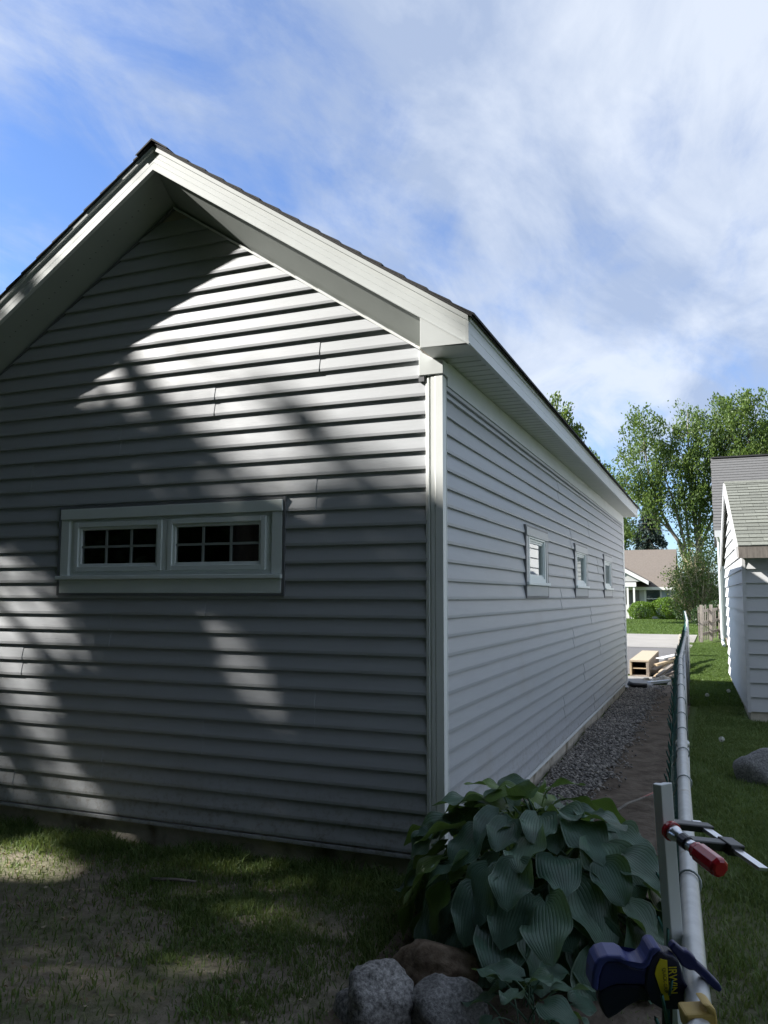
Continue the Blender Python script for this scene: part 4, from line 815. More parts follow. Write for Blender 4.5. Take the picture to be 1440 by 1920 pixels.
# weathered picket fence leaning by the house corner
A = Vector((0.93, 24.2, 0)); B = Vector((1.50, 27.2, 0)); PF = empty('picket_fence', A, 'short weathered grey picket fence section leaning beside the neighbour house', 'fence')
dv = (B-A); nrm = Vector((dv.y, -dv.x, 0)).normalized()
def stick(m, a, b, w_, t_, n_): 
    a, b = Vector(a), Vector(b); d_ = (b-a).normalized(); s_ = d_.cross(n_).normalized(); return obox(m, a, b, s_, n_, w_, t_)
for t in (0.0, 0.5, 1.0): stick(MB(), A+dv*t, A+dv*t+Vector((0.03, 0, 1.22)), 0.05, 0.045, nrm).build('post', M['weathered'], PF)
for z in (0.25, 0.62, 1.0): stick(MB(), A+Vector((0, 0, z))-nrm*0.06, B+Vector((0, 0, z+0.05))-nrm*0.06, 0.045, 0.018, nrm).build('rail', M['weathered'], PF)
for i in range(11):
    t = (i+0.5)/11; stick(MB(), A+dv*t-nrm*0.10+Vector((0, 0, 0.04)), A+dv*(t+rnd.uniform(-0.05, 0.05))-nrm*0.10+Vector((0.02, 0, 1.12+rnd.uniform(-0.1, 0.12))), 0.045, 0.011, nrm).build('picket', M['weathered'], PF)

# ------------------------------------------------------------------ far house across the lawn
FY = 54.0
def fp(x, y, Y=FY): p = atY(x, y, Y); return p
xr = fp(1262, 1118)[0]; ez = fp(1230, 1096)[2]; rzf = fp(1230, 1033, FY+4.5)[2]; xl = xr-16
FH_ = empty('far_house', ((xl+xr)/2, FY+4, 0), 'single-storey house with brown roof and a front porch across the lawn', 'house')
fwall = MB().box((xl, FY, -0.1), (xr, FY+9, ez)).build('wall', M['far_wall'], FH_)
MB().prism([(xr-0.1, FY, ez), (xr-0.1, FY+9, ez), (xr-0.1, FY+4.5, rzf-0.05)], (-0.2, 0, 0)).build('gable', M['far_wall'], FH_)
for sgn in (-1, 1):
    ye = FY+4.5+sgn*4.95; sl2 = (rzf-ez)/4.5; ze = rzf-sl2*4.95
    rr_ = MB().hexa([(xl-0.2, FY+4.5, rzf), (xr+0.15, FY+4.5, rzf), (xr+0.15, ye, ze), (xl-0.2, ye, ze), (xl-0.2, FY+4.5, rzf+0.1), (xr+0.15, FY+4.5, rzf+0.1), (xr+0.15, ye, ze+0.1), (xl-0.2, ye, ze+0.1)]).build('roof', M['brown_roof'], FH_)
    if sgn < 0: MB().box((xl-0.2, ye-0.05, ze-0.12), (xr+0.15, ye+0.02, ze+0.085)).build('fascia', M['far_trim'], FH_)
def fwin(x0, x1, y0, y1):
    a = fp(x0, y1, FY-0.02); b = fp(x1, y0, FY-0.02)
    wv = rect_ring(a[0], b[0], a[2], b[2], 0.13, 0.13, 0.1, 0.12, FY-0.10, FY-0.005).build('window', M['far_trim'], FH_)
    MB().box((a[0]+0.13, FY-0.03, a[2]+0.1), (b[0]-0.13, FY-0.02, b[2]-0.12)).build('pane', M['glass'], wv); MB().box((a[0]+0.13, FY-0.06, (a[2]+b[2])/2-0.03), (b[0]-0.13, FY-0.035, (a[2]+b[2])/2+0.03)).build('sash_rail', M['far_trim'], wv)
    MB().box((a[0]+0.13, FY-0.018, a[2]+0.1), (b[0]-0.13, FY-0.008, b[2]-0.12)).build('blind', M['far_wall'], wv)
fwin(1209, 1241, 1103, 1142)
a = fp(1242, 1137); b = fp(1250, 1106); MB().box((a[0], FY-0.06, a[2]), (b[0], FY-0.004, b[2])).build('shutter', basic('pale_blue_shutter', (0.42, 0.48, 0.52), 0.6), FH_)
a = fp(1259, 1160); MB().tube([(a[0], FY-0.08, 0.1), (a[0], FY-0.08, ez-0.1)], 0.06, 8).build('downspout', M['far_trim'], FH_)
# porch gable projecting towards the lawn
PY = FY-2.2; pr = fp(1213, 1090, PY); pk = fp(1160, 1062, PY); px0 = 2*pk[0]-pr[0]
MB().prism([(px0, PY+0.15, pr[2]), (pr[0], PY+0.15, pr[2]), (pk[0], PY+0.15, pk[2]-0.1)], (0, 0.15, 0)).build('porch_gable', M['far_wall'], FH_)
for sgn in (-1, 1):
    xe = pr[0]+0.1 if sgn > 0 else px0-0.1; zpe = pr[2]-0.05
    MB().hexa([(pk[0], PY, pk[2]-0.05), (xe, PY, zpe-0.05), (xe, FY+2.2, zpe-0.05), (pk[0], FY+2.2, pk[2]-0.05), (pk[0], PY, pk[2]+0.08), (xe, PY, zpe+0.08), (xe, FY+2.2, zpe+0.08), (pk[0], FY+2.2, pk[2]+0.08)]).build('porch_roof', M['brown_roof'], FH_)
    MB().hexa([(pk[0], PY-0.05, pk[2]-0.2), (xe, PY-0.05, zpe-0.18), (xe, PY-0.005, zpe-0.18), (pk[0], PY-0.005, pk[2]-0.2), (pk[0], PY-0.05, pk[2]+0.07), (xe, PY-0.05, zpe+0.07), (xe, PY-0.005, zpe+0.07), (pk[0], PY-0.005, pk[2]+0.07)]).build('porch_bargeboard', M['far_trim'], FH_)
MB().box((px0+0.1, PY+0.1, pr[2]-0.35), (pr[0]-0.7, PY+0.25, pr[2]-0.06)).build('porch_beam', M['far_trim'], FH_)
for xx in (1178, 1190): a = fp(xx, 1150, PY+0.2); MB().box((a[0]-0.06, PY+0.14, 0.0), (a[0]+0.06, PY+0.24, pr[2]-0.35)).build('porch_post', M['far_trim'], FH_)
a = fp(1181, 1155, FY); b = fp(1187, 1108, FY); MB().box((a[0]-0.5, FY-0.04, 0.05), (b[0]+0.4, FY-0.004, 2.15)).build('door', basic('grey_door', (0.16, 0.15, 0.14), 0.5), FH_)
for i in range(6): a = fp(1172+i*3, 1150, PY+0.2); MB().box((a[0]-0.02, PY+0.16, 0.0), (a[0]+0.02, PY+0.2, 0.95)).build('baluster', M['far_trim'], FH_)

# ------------------------------------------------------------------ foliage builders
def leaf_quads(P, size, rs, up=0.3, aspect=0.55, dirs=None):
    n = len(P); d = rs.normal(size=(n, 3)) if dirs is None else dirs+rs.normal(size=(n, 3))*0.55
    d[:, 2] += up; d /= np.linalg.norm(d, axis=1)[:, None]+1e-9
    q = rs.normal(size=(n, 3)); s = np.cross(d, q); s /= np.linalg.norm(s, axis=1)[:, None]+1e-9
    sz = (size*rs.uniform(0.6, 1.35, n))[:, None]; nn = np.cross(d, s)*sz*0.12
    V = np.stack([P-d*sz*0.5, P+s*sz*aspect*0.5-nn, P+d*sz*0.5, P-s*sz*aspect*0.5-nn], 1).reshape(-1, 3)
    return V, np.arange(4*n).reshape(-1, 4)
def bend(a, b, k, rs, amt):
    a, b = np.array(a, float), np.array(b, float); t = np.linspace(0, 1, k)[:, None]; off = rs.normal(size=3)*amt*np.linalg.norm(b-a); return a+(b-a)*t+off*(t*(1-t))*2+np.array([0, 0, 1])*(t*(1-t))*0.25*np.linalg.norm((b-a)[:2])
def tree(name, label, cat, base, crown, stems, ntips, per, lsize, leaf, bark, seed, trunk_r=0.25, group=None, keep=None, spread=0.6, upw=0.6):
    """crown: list of ellipsoids (centre, radii); stems: limb end points; leaves gather in tufts on twigs off the limbs"""
    rs = np.random.RandomState(seed); T_ = empty(name, base, label, cat, group); wood = MB(); nodes = []
    base = np.array(base, float)
    for k, (fork, end, r0) in enumerate(stems):
        pa = bend(base+np.array([0.12*math.cos(k*2), 0.12*math.sin(k*2), -0.2]), fork, 5, rs, 0.05); pb = bend(fork, end, 7, rs, 0.10); pts = np.concatenate([pa, pb[1:]])
        rr = np.linspace(r0, r0*0.16, len(pts)); wood.tube([tuple(p) for p in pts], list(rr), 7)
        nodes += [(p, rr[i]) for i, p in enumerate(pts) if i > 3]
    NP = np.array([p for p, r in nodes]); NRr = np.array([r for p, r in nodes])
    vols = np.array([np.prod(r) for c, r in crown]); cum = np.cumsum(vols/vols.sum()); tips = []
    while len(tips) < ntips:
        c, r = crown[int(np.searchsorted(cum, rs.rand()))]; d = rs.normal(size=3); d /= np.linalg.norm(d); rad = rs.rand()**0.42
        tips.append(np.array(c)+d*rad*np.array(r))
    tips = np.array(tips); LP = []; LD = []
    if keep is not None: tips = tips[keep(tips)]
    for t in tips:
        dd = np.linalg.norm((NP-t)*np.array([1, 1, 1.15]), axis=1)+np.where(NP[:, 2] > t[2]+0.3, 3.0, 0); i = int(np.argmin(dd)); br = bend(NP[i], t, 5, rs, 0.08)
        r0 = min(NRr[i]*0.35, 0.007*dd[i]+0.010); wood.tube([tuple(p) for p in br], list(np.linspace(r0, 0.006, 5)), 4, cap=False)
        dv = (t-NP[i]); dv = dv/(np.linalg.norm(dv)+1e-6)*0.5+np.array([0, 0, upw]); dv /= np.linalg.norm(dv)
        m_ = int(per*rs.uniform(0.5, 1.5)); a = rs.uniform(-1.0, 0.9, m_)*spread; off = rs.normal(size=(m_, 3))*spread*0.34*(1.05-0.5*np.clip(a/spread, 0, 1))[:, None]
        LP.append(t+dv*a[:, None]+off); LD.append(np.repeat(dv[None], m_, 0))
    LP = np.concatenate(LP); LD = np.concatenate(LD)
    if keep is not None: k = keep(LP); LP, LD = LP[k], LD[k]
    V, F = leaf_quads(LP, lsize, rs, dirs=LD); wood.build('trunk', bark, T_, smooth=True)
    place('crown', poly_mesh('crown', V, F, leaf, WL[T_.name]), WL[T_.name], T_); return T_
def blob(name, label, cat, base, ells, n, lsize, leaf, seed, group=None, surf=0.55, stems=6, up=0.5):
    rs = np.random.RandomState(seed); T_ = empty(name, base, label, cat, group); vols = np.array([np.prod(r)**0.8 for c, r in ells]); P = []
    for (c, r), v in zip(ells, vols):
        k = int(n*v/vols.sum()); d = rs.normal(size=(k, 3)); d /= np.linalg.norm(d, axis=1)[:, None]; lump = 1+0.16*(fbm(d[:, 0]*3+seed+d[:, 2]*2, d[:, 1]*3+d[:, 2]*2, 3)-0.5)*2
        P.append(np.array(c)+d*np.array(r)*(lump*(surf+(1-surf)*rs.rand(k)**0.5))[:, None])
    P = np.concatenate(P); P = P[P[:, 2] > 0.02]; V, F = leaf_quads(P, lsize, rs, up=up); wd = MB()
    for i in range(stems):
        c, r = ells[i % len(ells)]; e = np.array(c)+np.array(r)*rs.uniform(-0.5, 0.5, 3); wd.tube([tuple(q) for q in bend(np.array([c[0]+rs.uniform(-0.2, 0.2)*r[0], c[1], 0.0]), e, 4, rs, 0.1)], [0.035, 0.028, 0.02, 0.01], 5)
    wd.build('stem', M['bark'], T_, smooth=True); place('foliage', poly_mesh('foliage', V, F, leaf, WL[T_.name]), WL[T_.name], T_); return T_

litter(1500, (-4.2, 1.1), (-3.2, -0.05), 61)

# ------------------------------------------------------------------ background trees and shrubs
DM = 64.0
def dp(x, y, d=DM): return np.array(atD(x, y, d))
pxm = DM/FPX
b0 = dp(1296, 1062); b0[2] = 0
crown = [(dp(1215, 830), (2.3, 2.3, 3.0)), (dp(1200, 905), (2.4, 2.4, 2.6)), (dp(1290, 850), (2.6, 2.6, 3.8)), (dp(1275, 940), (3.2, 2.6, 2.6)), (dp(1340, 820), (2.6, 2.6, 3.2)), (dp(1345, 920), (2.6, 2.6, 3.6)), (dp(1175, 985), (1.2, 1.5, 1.0)), (dp(1310, 1000), (2.4, 2, 1.6))]
stems = [(dp(1280, 1025), dp(1205, 800), 0.24), (dp(1284, 1020), dp(1236, 870), 0.18), (dp(1308, 1010), dp(1290, 775), 0.24), (dp(1312, 1010), dp(1345, 780), 0.22), (dp(1320, 1010), dp(1370, 860), 0.18), (dp(1270, 1010), dp(1175, 905), 0.15), (dp(1290, 1000), dp(1260, 800), 0.16)]
tree('maple_tree', 'tall open-crowned green maple with several trunks behind the far house', 'tree', b0, crown, stems, 340, 84, 0.22, M['maple'], M['bark_grey'], 21, spread=0.80, upw=0.9)
b1 = dp(1425, 1090, 62); b1[2] = 0
crown = [(dp(1410, 800, 62), (2.4, 2.4, 2.6)), (dp(1370, 770, 62), (1.8, 2, 1.6)), (dp(1450, 850, 62), (3.0, 3, 3.6)), (dp(1480, 790, 62), (2.4, 2, 2.4)), (dp(1400, 870, 62), (2.4, 2.4, 2.4))]
stems = [(dp(1425, 1000, 62), dp(1400, 780, 62), 0.26), (dp(1430, 1000, 62), dp(1455, 790, 62), 0.22), (dp(1428, 1000, 62), dp(1375, 830, 62), 0.16), (dp(1432, 990, 62), dp(1490, 820, 62), 0.18)]
tree('maple_tree', 'bushy green maple rising behind the grey shingle roof', 'tree', b1, crown, stems, 220, 92, 0.22, M['maple'], M['bark_grey'], 22, spread=0.72, upw=0.9)
b2 = dp(1010, 1100, 46); b2[2] = 0
crown = [(dp(1030, 815, 46), (2.1, 1.9, 1.9)), (dp(1055, 850, 46), (1.9, 2, 1.6)), (dp(985, 830, 46), (2.2, 2.2, 2.4)), (dp(1080, 900, 46), (1.5, 1.5, 1.2)), (dp(1000, 920, 46), (2.6, 2.5, 2.0))]
stems = [(dp(1010, 1000, 46), dp(1030, 780, 46), 0.2), (dp(1012, 1000, 46), dp(1075, 850, 46), 0.16), (dp(1005, 1000, 46), dp(960, 830, 46), 0.16)]
tree('street_tree', 'yellow-green leafy tree whose crown shows over the garage eave', 'tree', b2, crown, stems, 280, 95, 0.20, M['bright_leaf'], M['bark'], 23, spread=0.55, upw=0.7)
b2 = dp(1140, 1100, 84); b2[2] = 0
crown = [(dp(1118, 890, 84), (2.0, 2, 2.2)), (dp(1145, 940, 84), (2.4, 2, 2.4)), (dp(1165, 1000, 84), (2.0, 2, 2))]
tree('street_tree', 'darker green tree between the garage eave and the tall maple', 'tree', b2, crown, [(dp(1140, 1040, 84), dp(1115, 870, 84), 0.16), (dp(1142, 1040, 84), dp(1165, 960, 84), 0.14)], 80, 55, 0.36, M['maple'], M['bark'], 24, spread=0.8)

def spruce(base, h, r, label, seed):
    rs = np.random.RandomState(seed); T_ = empty('spruce_tree', base, label, 'spruce'); wd = MB(); wd.tube([tuple(base), (base[0], base[1], h)], [0.22, 0.02], 7); P = []; Dd = []
    z = 1.5
    while z < h-0.2:
        f = 1-z/h; nb = 9
        for i in range(nb):
            a = rs.rand()*6.283; ln2 = r*(f**0.85)*rs.uniform(0.75, 1.1)+0.15; dirv = np.array([math.cos(a), math.sin(a), -0.30]); e = np.array([base[0], base[1], z])+dirv*ln2
            wd.tube([(base[0], base[1], z), tuple((np.array([base[0], base[1], z])+e)/2+np.array([0, 0, 0.05])), tuple(e)], [0.04*f+0.01, 0.02*f+0.008, 0.006], 4, cap=False)
            m_ = int(26*ln2)+8; t = rs.rand(m_)**0.7; p = np.array([base[0], base[1], z])+dirv*ln2*t[:, None]+np.stack([np.zeros(m_), np.zeros(m_), -rs.rand(m_)*0.38*(0.4+t)], -1)+rs.normal(size=(m_, 3))*0.07
            P.append(p); Dd.append(np.repeat(np.array([[dirv[0]*0.5, dirv[1]*0.5, -0.9]]), m_, 0))
        z += 0.34
    P = np.concatenate(P); V, F = leaf_quads(P, 0.34, rs, up=0.0, aspect=0.35, dirs=np.concatenate(Dd)); wd.build('trunk', M['bark'], T_, smooth=True)
    place('crown', poly_mesh('crown', V, F, M['spruce'], WL[T_.name]), WL[T_.name], T_)
p = dp(1222, 1120, 80); spruce(np.array([p[0], p[1], 0.0]), dp(1222, 925, 80)[2], 3.6, 'dark drooping spruce standing behind the brown roof', 5)

p = atZ(1205, 1163, 0); 
blob('hedge_bush', 'clipped rounded bright green bush by the porch', 'bush', (p[0], 51.5, 0), [((atY(1203, 1146, 51.5)[0], 51.5, 0.55), (0.85, 0.8, 0.62))], 5200, 0.085, M['hedge'], 31, surf=0.82)
c = atY(1252, 1143, 51.8); blob('hedge_bush', 'taller clipped bright green bush under the house window', 'bush', (c[0], 51.8, 0), [((c[0], 51.8, 0.72), (1.10, 0.8, 0.72)), ((c[0]+0.35, 51.7, 0.75), (0.72, 0.8, 0.68))], 6500, 0.095, M['hedge'], 32, surf=0.8)
c = atY(1300, 1128, 49.0); blob('dark_shrub', 'dark leafy shrub mass at the end of the far house', 'shrub', (c[0], 49, 0), [((c[0]-0.45, 50, 1.0), (0.9, 1.0, 1.15)), ((c[0]+0.5, 49, 1.2), (1.1, 1.0, 1.3)), ((c[0]+1.3, 48, 1.0), (1.0, 1, 1.1)), ((c[0], 52.5, 2.2), (1.2, 1, 2.0)), ((c[0]+1.2, 52.5, 2.4), (1.3, 1, 2.2))], 15000, 0.14, M['dark_leaf'], 33, surf=0.6)
c = atY(1318, 1140, 40.0); blob('dark_shrub', 'low green shrub beside the weathered picket fence', 'shrub', (c[0], 40, 0), [((c[0], 40, 0.5), (0.6, 0.6, 0.55)), ((c[0]+0.7, 40, 0.6), (0.7, 0.6, 0.7))], 4500, 0.10, M['dark_leaf'], 34)
def twiggy(base, h, r, label, seed):
    rs = np.random.RandomState(seed); T_ = empty('arching_shrub', base, label, 'shrub'); wd = MB(); P = []
    for i in range(95):
        a = rs.rand()*6.283; k = rs.rand()**0.6; e = np.array([base[0]+math.cos(a)*r*k, base[1]+math.sin(a)*r*k*0.8, h*(1.02-0.62*k*k)*rs.uniform(0.7, 1.05)])
        b_ = bend(np.array(base)+np.array([rs.normal()*0.15, rs.normal()*0.15, 0]), e, 6, rs, 0.10); wd.tube([tuple(q) for q in b_], list(np.linspace(0.028, 0.010, 6)), 4, cap=False)
        for j in range(5):
            s_ = b_[rs.randint(2, 6)]; q = s_+rs.normal(size=3)*0.32+np.array([0, 0, 0.15]); wd.tube([tuple(s_), tuple((s_+q)/2+rs.normal(size=3)*0.03), tuple(q)], [0.013, 0.010, 0.006], 3, cap=False)
            m_ = 15; P.append(q+rs.normal(size=(m_, 3))*0.17)
    P = np.concatenate(P); V, F = leaf_quads(P, 0.13, rs, up=0.4, aspect=0.5); wd.build('branches', M['twig'], T_, smooth=True)
    place('foliage', poly_mesh('foliage', V, F, M['bright_leaf'], WL[T_.name]), WL[T_.name], T_)
c = atY(1308, 1140, 46.0); twiggy((c[0], 46.0, 0.0), atY(1308, 1030, 46.0)[2], 1.55, 'sparse arching shrub with pale branches in front of the maple', 9)

# ------------------------------------------------------------------ lumber, crate and rubble at the end of the drive
x0, y0, x1, y1 = -0.13, 11.55, 0.21, 14.4
CR = empty('wooden_crate', (0.04, 12.9, 0.0), 'long tan wooden box with two open dark compartments beside the garage end', 'crate')
def skew(p): t = (p[1]-y0)/(y1-y0); return (p[0]+t*0.0, p[1], p[2]*0.84)
def cb(a, b, name, mat): m = MB().box(a, b); m.v = [skew(p) for p in m.v]; m.build(name, mat, CR, bevel=0.003)
cb((x0, y0, 0.345), (x1, y1, 0.385), 'top_board', M['osb']); cb((x0, y0, 0.03), (x1, y1, 0.060), 'bottom_board', M['lumber_grey'])
cb((x0, y0+0.01, 0.06), (x0+0.035, y1, 0.345), 'side_board', M['lumber']); cb((x1-0.05, y0+0.005, 0.06), (x1, y1, 0.345), 'side_board', M['lumber_grey'])
cb((x0+0.035, y0+0.02, 0.195), (x1-0.05, y1, 0.215), 'shelf_board', M['lumber']); cb((x0+0.035, y0+0.7, 0.06), (x1-0.05, y0+0.72, 0.345), 'back_panel', M['crate_in'])
sc_l = [((0.50, 11.1, 0.05), (0.78, 14.6, 0.22), 0.05, 0.02, 'lumber', 'fresh yellow board lying along the crate'), ((0.60, 11.3, 0.14), (0.83, 13.6, 0.30), 0.06, 0.012, 'osb', 'pale plywood offcut on the scrap heap'),
        ((0.48, 11.6, 0.24), (0.82, 13.0, 0.28), 0.035, 0.02, 'lumber', 'short yellow stud lying across the scrap heap'), ((0.62, 10.7, 0.04), (0.86, 12.6, 0.12), 0.045, 0.02, 'lumber_grey', 'grey weathered board at the foot of the scrap heap'),
        ((0.46, 11.0, 0.02), (0.90, 11.35, 0.20), 0.03, 0.02, 'lumber_grey', 'short grey board tilted against the chain link fence'), ((0.44, 10.45, 0.03), (0.72, 10.75, 0.05), 0.05, 0.02, 'white_paint', 'white painted offcut lying on the gravel end'),
        ((0.70, 12.0, 0.18), (0.86, 14.8, 0.40), 0.05, 0.018, 'lumber', 'long tan board sloping up the scrap heap'), ((0.52, 12.2, 0.32), (0.80, 12.9, 0.36), 0.08, 0.009, 'white_paint', 'white painted panel piece on top of the scrap heap'),
        ((0.55, 10.9, 0.10), (0.74, 11.5, 0.26), 0.03, 0.018, 'weathered', 'brown weathered block end leaning in the scrap heap'), ((0.66, 13.6, 0.10), (0.84, 16.6, 0.46), 0.06, 0.02, 'weathered', 'weathered plank leaning towards the far drive'),
        ((0.42, 11.9, 0.10), (0.60, 15.2, 0.16), 0.05, 0.03, 'lumber_grey', 'thick grey timber lying against the crate side')]
for a, b, w_, t_, mt, lb in sc_l:
    a = (a[0]-0.16, a[1], a[2]); b = (b[0]-0.12, b[1], b[2])
    d_ = (Vector(b)-Vector(a)).normalized(); n_ = (Vector((0, 0, 1))-d_*d_.z).normalized(); m = MB(); stick(m, a, b, w_, t_, n_); setp(m.build('scrap_board', M[mt], bevel=0.002), lb, 'board', 'scrap boards by the fence')
for i, (x, y, r_) in enumerate(((0.36, 10.65, 0.07), (0.50, 10.85, 0.11), (0.68, 11.2, 0.10), (0.20, 10.95, 0.06), (0.62, 10.4, 0.05))):
    rock('rubble_chunk', ['small pale rubble chunk beside the gravel', 'largest pale concrete chunk below the scrap boards', 'grey rubble chunk against the fence mesh', 'small rubble chunk before the crate opening', 'tiny rubble chunk at the soil edge'][i], (x, y, r_*0.5), (r_, r_*0.8, r_*0.7), M['concrete'], 7+i, 'rubble', rough=0.4)
setp(MB().lathe((0.60, 17.6, 0.0), (0.62, 17.6, 0.55), [(0, 0.16), (0.1, 0.14), (0.9, 0.125), (1, 0.11)], 12).build('tree_stump', M['bark_grey'], smooth=True), 'grey upright log stump standing at the drive edge', 'stump')

# small things on the ground
def twig(name, pts, r_, mat, label): setp(MB().tube(pts, list(np.linspace(r_, r_*0.5, len(pts))), 6).build(name, mat, smooth=True), label, 'stick')
p = atZ(330, 1650, 0.02); zz = float(zground(p[0], p[1]))+0.02; twig('fallen_stick', [(p[0]-0.14, p[1]-0.02, zz), (p[0], p[1], zz+0.012), (p[0]+0.10, p[1]+0.035, zz+0.004)], 0.011, M['weathered'], 'grey broken stick lying on the patchy lawn')
a = atZ(1120, 1545, 0.03); b = atZ(1228, 1488, 0.06); twig('fallen_stick', [tuple(a), tuple((a+b)/2+np.array([0, 0, 0.03])), tuple(b)], 0.012, M['bark_grey'], 'brown twig on the bare soil behind the hosta')
a = atZ(1190, 1502, 0.05); b = atZ(1230, 1484, 0.09); twig('fallen_stick', [tuple(a), tuple(b)], 0.008, basic('pink_twig', (0.45, 0.2, 0.17), 0.7), 'pinkish stick end beside the white strip')
for i, (x, y, lb) in enumerate(((1353, 1387, 'dandelion seed head standing in front of the shed corner'), (1366, 1296, 'dandelion seed head close to the shed wall'), (1326, 1304, 'dandelion seed head close to the fence mesh'))):
    p = atZ(x, y, 0.16); dn = empty('dandelion', (p[0], p[1], 0), lb, 'dandelion', 'dandelions in the side grass')
    MB().tube([(p[0], p[1], -0.01), (p[0]+0.01, p[1], 0.08), (p[0], p[1], 0.16)], 0.003, 5).build('stem', M['stem'], dn); m = MB()
    for k in range(60):
        d = Vector((rnd.gauss(0, 1), rnd.gauss(0, 1), rnd.gauss(0, 1))).normalized(); c = Vector((p[0], p[1], 0.165)); t = d.orthogonal().normalized(); e = c+d*0.026
        m.add([c+d*0.004, e+t*0.006, e+d.cross(t)*0.006, e-t*0.006], [(0, 1, 2), (0, 2, 3), (1, 3, 2)])
    m.build('seed_head', M['dandelion'], dn)

# ------------------------------------------------------------------ unseen shade trees; some trees and both hedges added to block sky light
def wallpt(x, y): p = atY(x, y, 0); return (p[0], p[2])
LIT = []       # sun gaps: polygons on the gable plane (x, z) and how clear each one is
def litp(pts, s): LIT.append((np.array([wallpt(*q) for q in pts]), s))
litp([(440, 440), (800, 640), (870, 560), (990, 640), (990, 760), (800, 830), (690, 790), (620, 740), (560, 720), (510, 715), (430, 700), (350, 680), (290, 680), (240, 720), (210, 690)], 1.0)
litp([(330, 700), (420, 680), (500, 720), (480, 790), (400, 770)], 0.65)
litp([(400, 790), (500, 790), (520, 850), (590, 900), (560, 930), (500, 905), (420, 860)], 0.95)
litp([(330, 900), (430, 895), (440, 985), (330, 985)], 0.8)
litp([(640, 800), (820, 800), (820, 900), (700, 905), (640, 870)], 0.8)
litp([(-60, 930), (30, 940), (70, 985), (-60, 1010)], 0.5)
litp([(60, 770), (170, 790), (180, 830), (80, 830)], 0.4)
litp([(230, 690), (420, 720), (420, 770), (240, 760)], 0.35)
litp([(620, 1060), (760, 1060), (760, 1110), (640, 1110)], 0.3)
litp([(-60, 1040), (20, 1060), (130, 1130), (130, 1200), (60, 1250), (75, 1330), (100, 1420), (150, 1470), (215, 1540), (-60, 1540)], 1.0)
litp([(130, 1130), (215, 1220), (240, 1310), (130, 1250)], 0.75)
litp([(425, 1150), (490, 1160), (560, 1250), (580, 1340), (520, 1330), (470, 1270), (430, 1210)], 1.0)
litp([(480, 1340), (620, 1360), (640, 1480), (580, 1560), (460, 1560), (470, 1420)], 0.7)
litp([(780, 560), (900, 560), (900, 860), (800, 860)], 1.0)
LIT.append((np.array([(-1.3, 3.95), (-1.05, 3.6), (-2.55, 2.66), (-2.7, 2.98)]), 1.0))
LIT.append((np.array([(-1.35, 4.2), (-1.2, 3.45), (-0.1, 2.65), (0.1, 2.0), (1.1, 1.75), (1.15, 2.9), (0.2, 3.4)]), 1.0))
GLIT = []
def litg(pts, s): GLIT.append((np.array([atZ(x, y, 0)[:2] for x, y in pts]), s))
litg([(-60, 1560), (90, 1590), (110, 1630), (60, 1660), (-60, 1660)], 1.0)
litg([(90, 1530), (250, 1545), (250, 1585), (120, 1570)], 0.9)
litg([(330, 1605), (500, 1615), (480, 1665), (340, 1660)], 0.85)
litg([(500, 1690), (610, 1705), (600, 1755), (490, 1740)], 0.85)
litg([(220, 1810), (300, 1815), (290, 1850), (210, 1840)], 0.8)
litg([(100, 1660), (230, 1670), (220, 1720), (90, 1710)], 0.7)
litg([(620, 1650), (700, 1655), (690, 1690), (610, 1690)], 0.6)
litg([(300, 1740), (420, 1750), (400, 1800), (290, 1790)], 0.7)
litg([(60, 1780), (160, 1790), (150, 1850), (40, 1840)], 0.7)
GLIT.append((np.array([(0.62, -0.55), (0.95, -0.55), (0.95, -0.2), (0.62, -0.2)]), 0.6))
litg([(755, 1560), (800, 1560), (790, 1700), (740, 1700)], 0.8)
def inpoly(px, py, P):
    r_ = np.zeros(len(px), bool); n = len(P)
    for i in range(n):
        x1, y1 = P[i]; x2, y2 = P[(i+1) % n]; c = ((y1 > py) != (y2 > py)) & (px < (x2-x1)*(py-y1)/(y2-y1+1e-12)+x1); r_ ^= c
    return r_
LD_ = -np.array(SUN[:])
def sun_keep(P, rs=np.random.RandomState(77)):
    t = -P[:, 1]/LD_[1]; wx = P[:, 0]+LD_[0]*t; wz = P[:, 2]+LD_[2]*t; drop = np.zeros(len(P)); hit = (t > 0) & (wz > 0.05) & (wx < 1.2)
    for poly, s in LIT:
        g = 0.13 if s > 0.4 else 0.03
        for ox, oz in ((0, 0), (g, 0), (-g, 0), (0, g), (0, -g)): drop = np.where(hit & inpoly(wx+ox, wz+oz, poly), np.maximum(drop, s), drop)
    tg = -P[:, 2]/LD_[2]; gx = P[:, 0]+LD_[0]*tg; gy = P[:, 1]+LD_[1]*tg
    for poly, s in GLIT:
        for ox, oy in ((0, 0), (0.2, 0), (-0.2, 0), (0, 0.1), (0, -0.1)): drop = np.where(~hit & inpoly(gx+ox, gy+oy, poly), np.maximum(drop, s), drop)
    # leaves are dropped so shaped sun patches reach wall and lawn
    return rs.rand(len(P)) >= drop
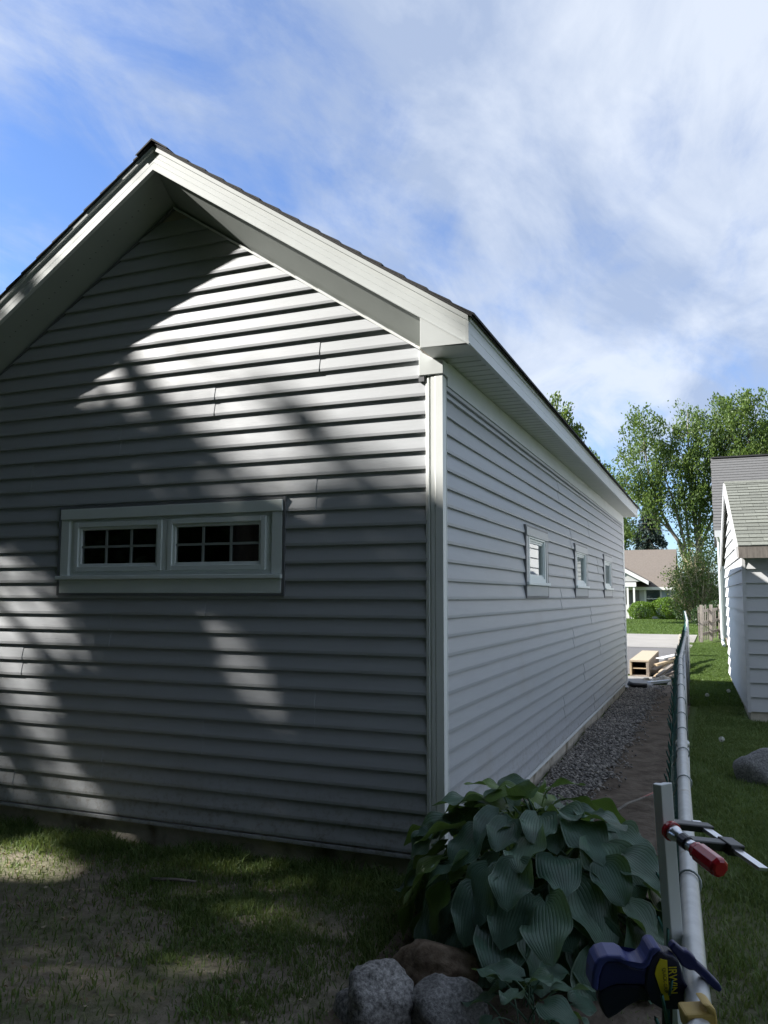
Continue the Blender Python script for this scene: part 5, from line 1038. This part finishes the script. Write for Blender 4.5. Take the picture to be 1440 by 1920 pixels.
def shade_tree(label, base, c, r, seed, ntips=420, per=70, ls=0.24, lim=0.26):
    c = np.array(c, float); rs = np.random.RandomState(seed); st = []
    fork = np.array([base[0], base[1], max(2.2, c[2]-r[2]*0.95)])
    for k in range(7): a = k*0.9; st.append((fork+rs.normal(size=3)*0.1, c+np.array([math.cos(a)*r[0]*0.6, math.sin(a)*r[1]*0.6, r[2]*rs.uniform(-0.1, 0.7)]), lim))
    tree('shade_tree', label, 'tree', base, [(c, r)], st, ntips, per, ls, M['shade_leaf'], M['bark'], seed, keep=sun_keep, spread=0.7, upw=0.2)
shade_tree('broad leafy tree west of the lawn that dapples the gable', (-11.5, -4.6, 0), (-11.2, -4.3, 8.4), (4.6, 4.8, 3.9), 51, 620, 74)
shade_tree('second leafy tree southwest of the lawn', (-8.0, -10.5, 0), (-7.4, -9.4, 7.6), (5.0, 4.2, 5.2), 52, 620, 76, 0.28)
shade_tree('unseen leafy tree added south of the fence end to block sky light', (-1.6, -9.5, 0), (-1.6, -8.8, 6.6), (4.6, 3.6, 4.6), 53, 640, 76, 0.28)  # added out of view to hold back ambient light behind the camera
shade_tree('spreading tree whose canopy hangs over the yard', (-5.6, -7.4, 0), (-3.4, -5.6, 8.4), (5.6, 3.9, 2.5), 56, 760, 76, 0.27, 0.17)
shade_tree('unseen leafy tree added in the west to darken the gable', (-10.2, -0.2, 0), (-9.8, -0.8, 5.8), (3.0, 3.4, 3.9), 59, 460, 74, 0.26, 0.16)  # added to thicken the unseen western canopy and dim the gable
shade_tree('unseen leafy tree added in the southeast to darken the gable', (6.2, -8.6, 0), (6.0, -8.4, 5.8), (3.4, 3.0, 4.9), 54, 620, 76, 0.28)  # added out of view; screens the gable from the southeast sky
shade_tree('round tree at the southwest corner of the yard', (-13.5, -11.5, 0), (-13.2, -11.2, 6.0), (4.2, 3.6, 4.8), 57, 420, 70, 0.30)
blob('added_hedge', 'unseen tall dark hedge added in the south to cut sky light', 'hedge', (-2.0, -12.0, 0), [((x_, -12.0, 2.2), (2.0, 1.2, 2.8)) for x_ in (-15, -12.5, -10, -7.5, -5, -2.5, 0, 2.5, 5, 7.5, 10)], 60000, 0.30, M['dark_leaf'], 55, surf=0.6)  # added behind the camera to keep low sky light off the gable
blob('added_hedge', 'unseen clipped hedge added in the west to cut low sky light', 'hedge', (-8.5, -4.0, 0), [((-8.6, y_, 1.1), (0.8, 1.5, 1.5)) for y_ in (-10, -8, -6, -4, -2, 0, 2)], 30000, 0.24, M['dark_leaf'], 58, surf=0.6)  # added out of view to close the bright gap in the west
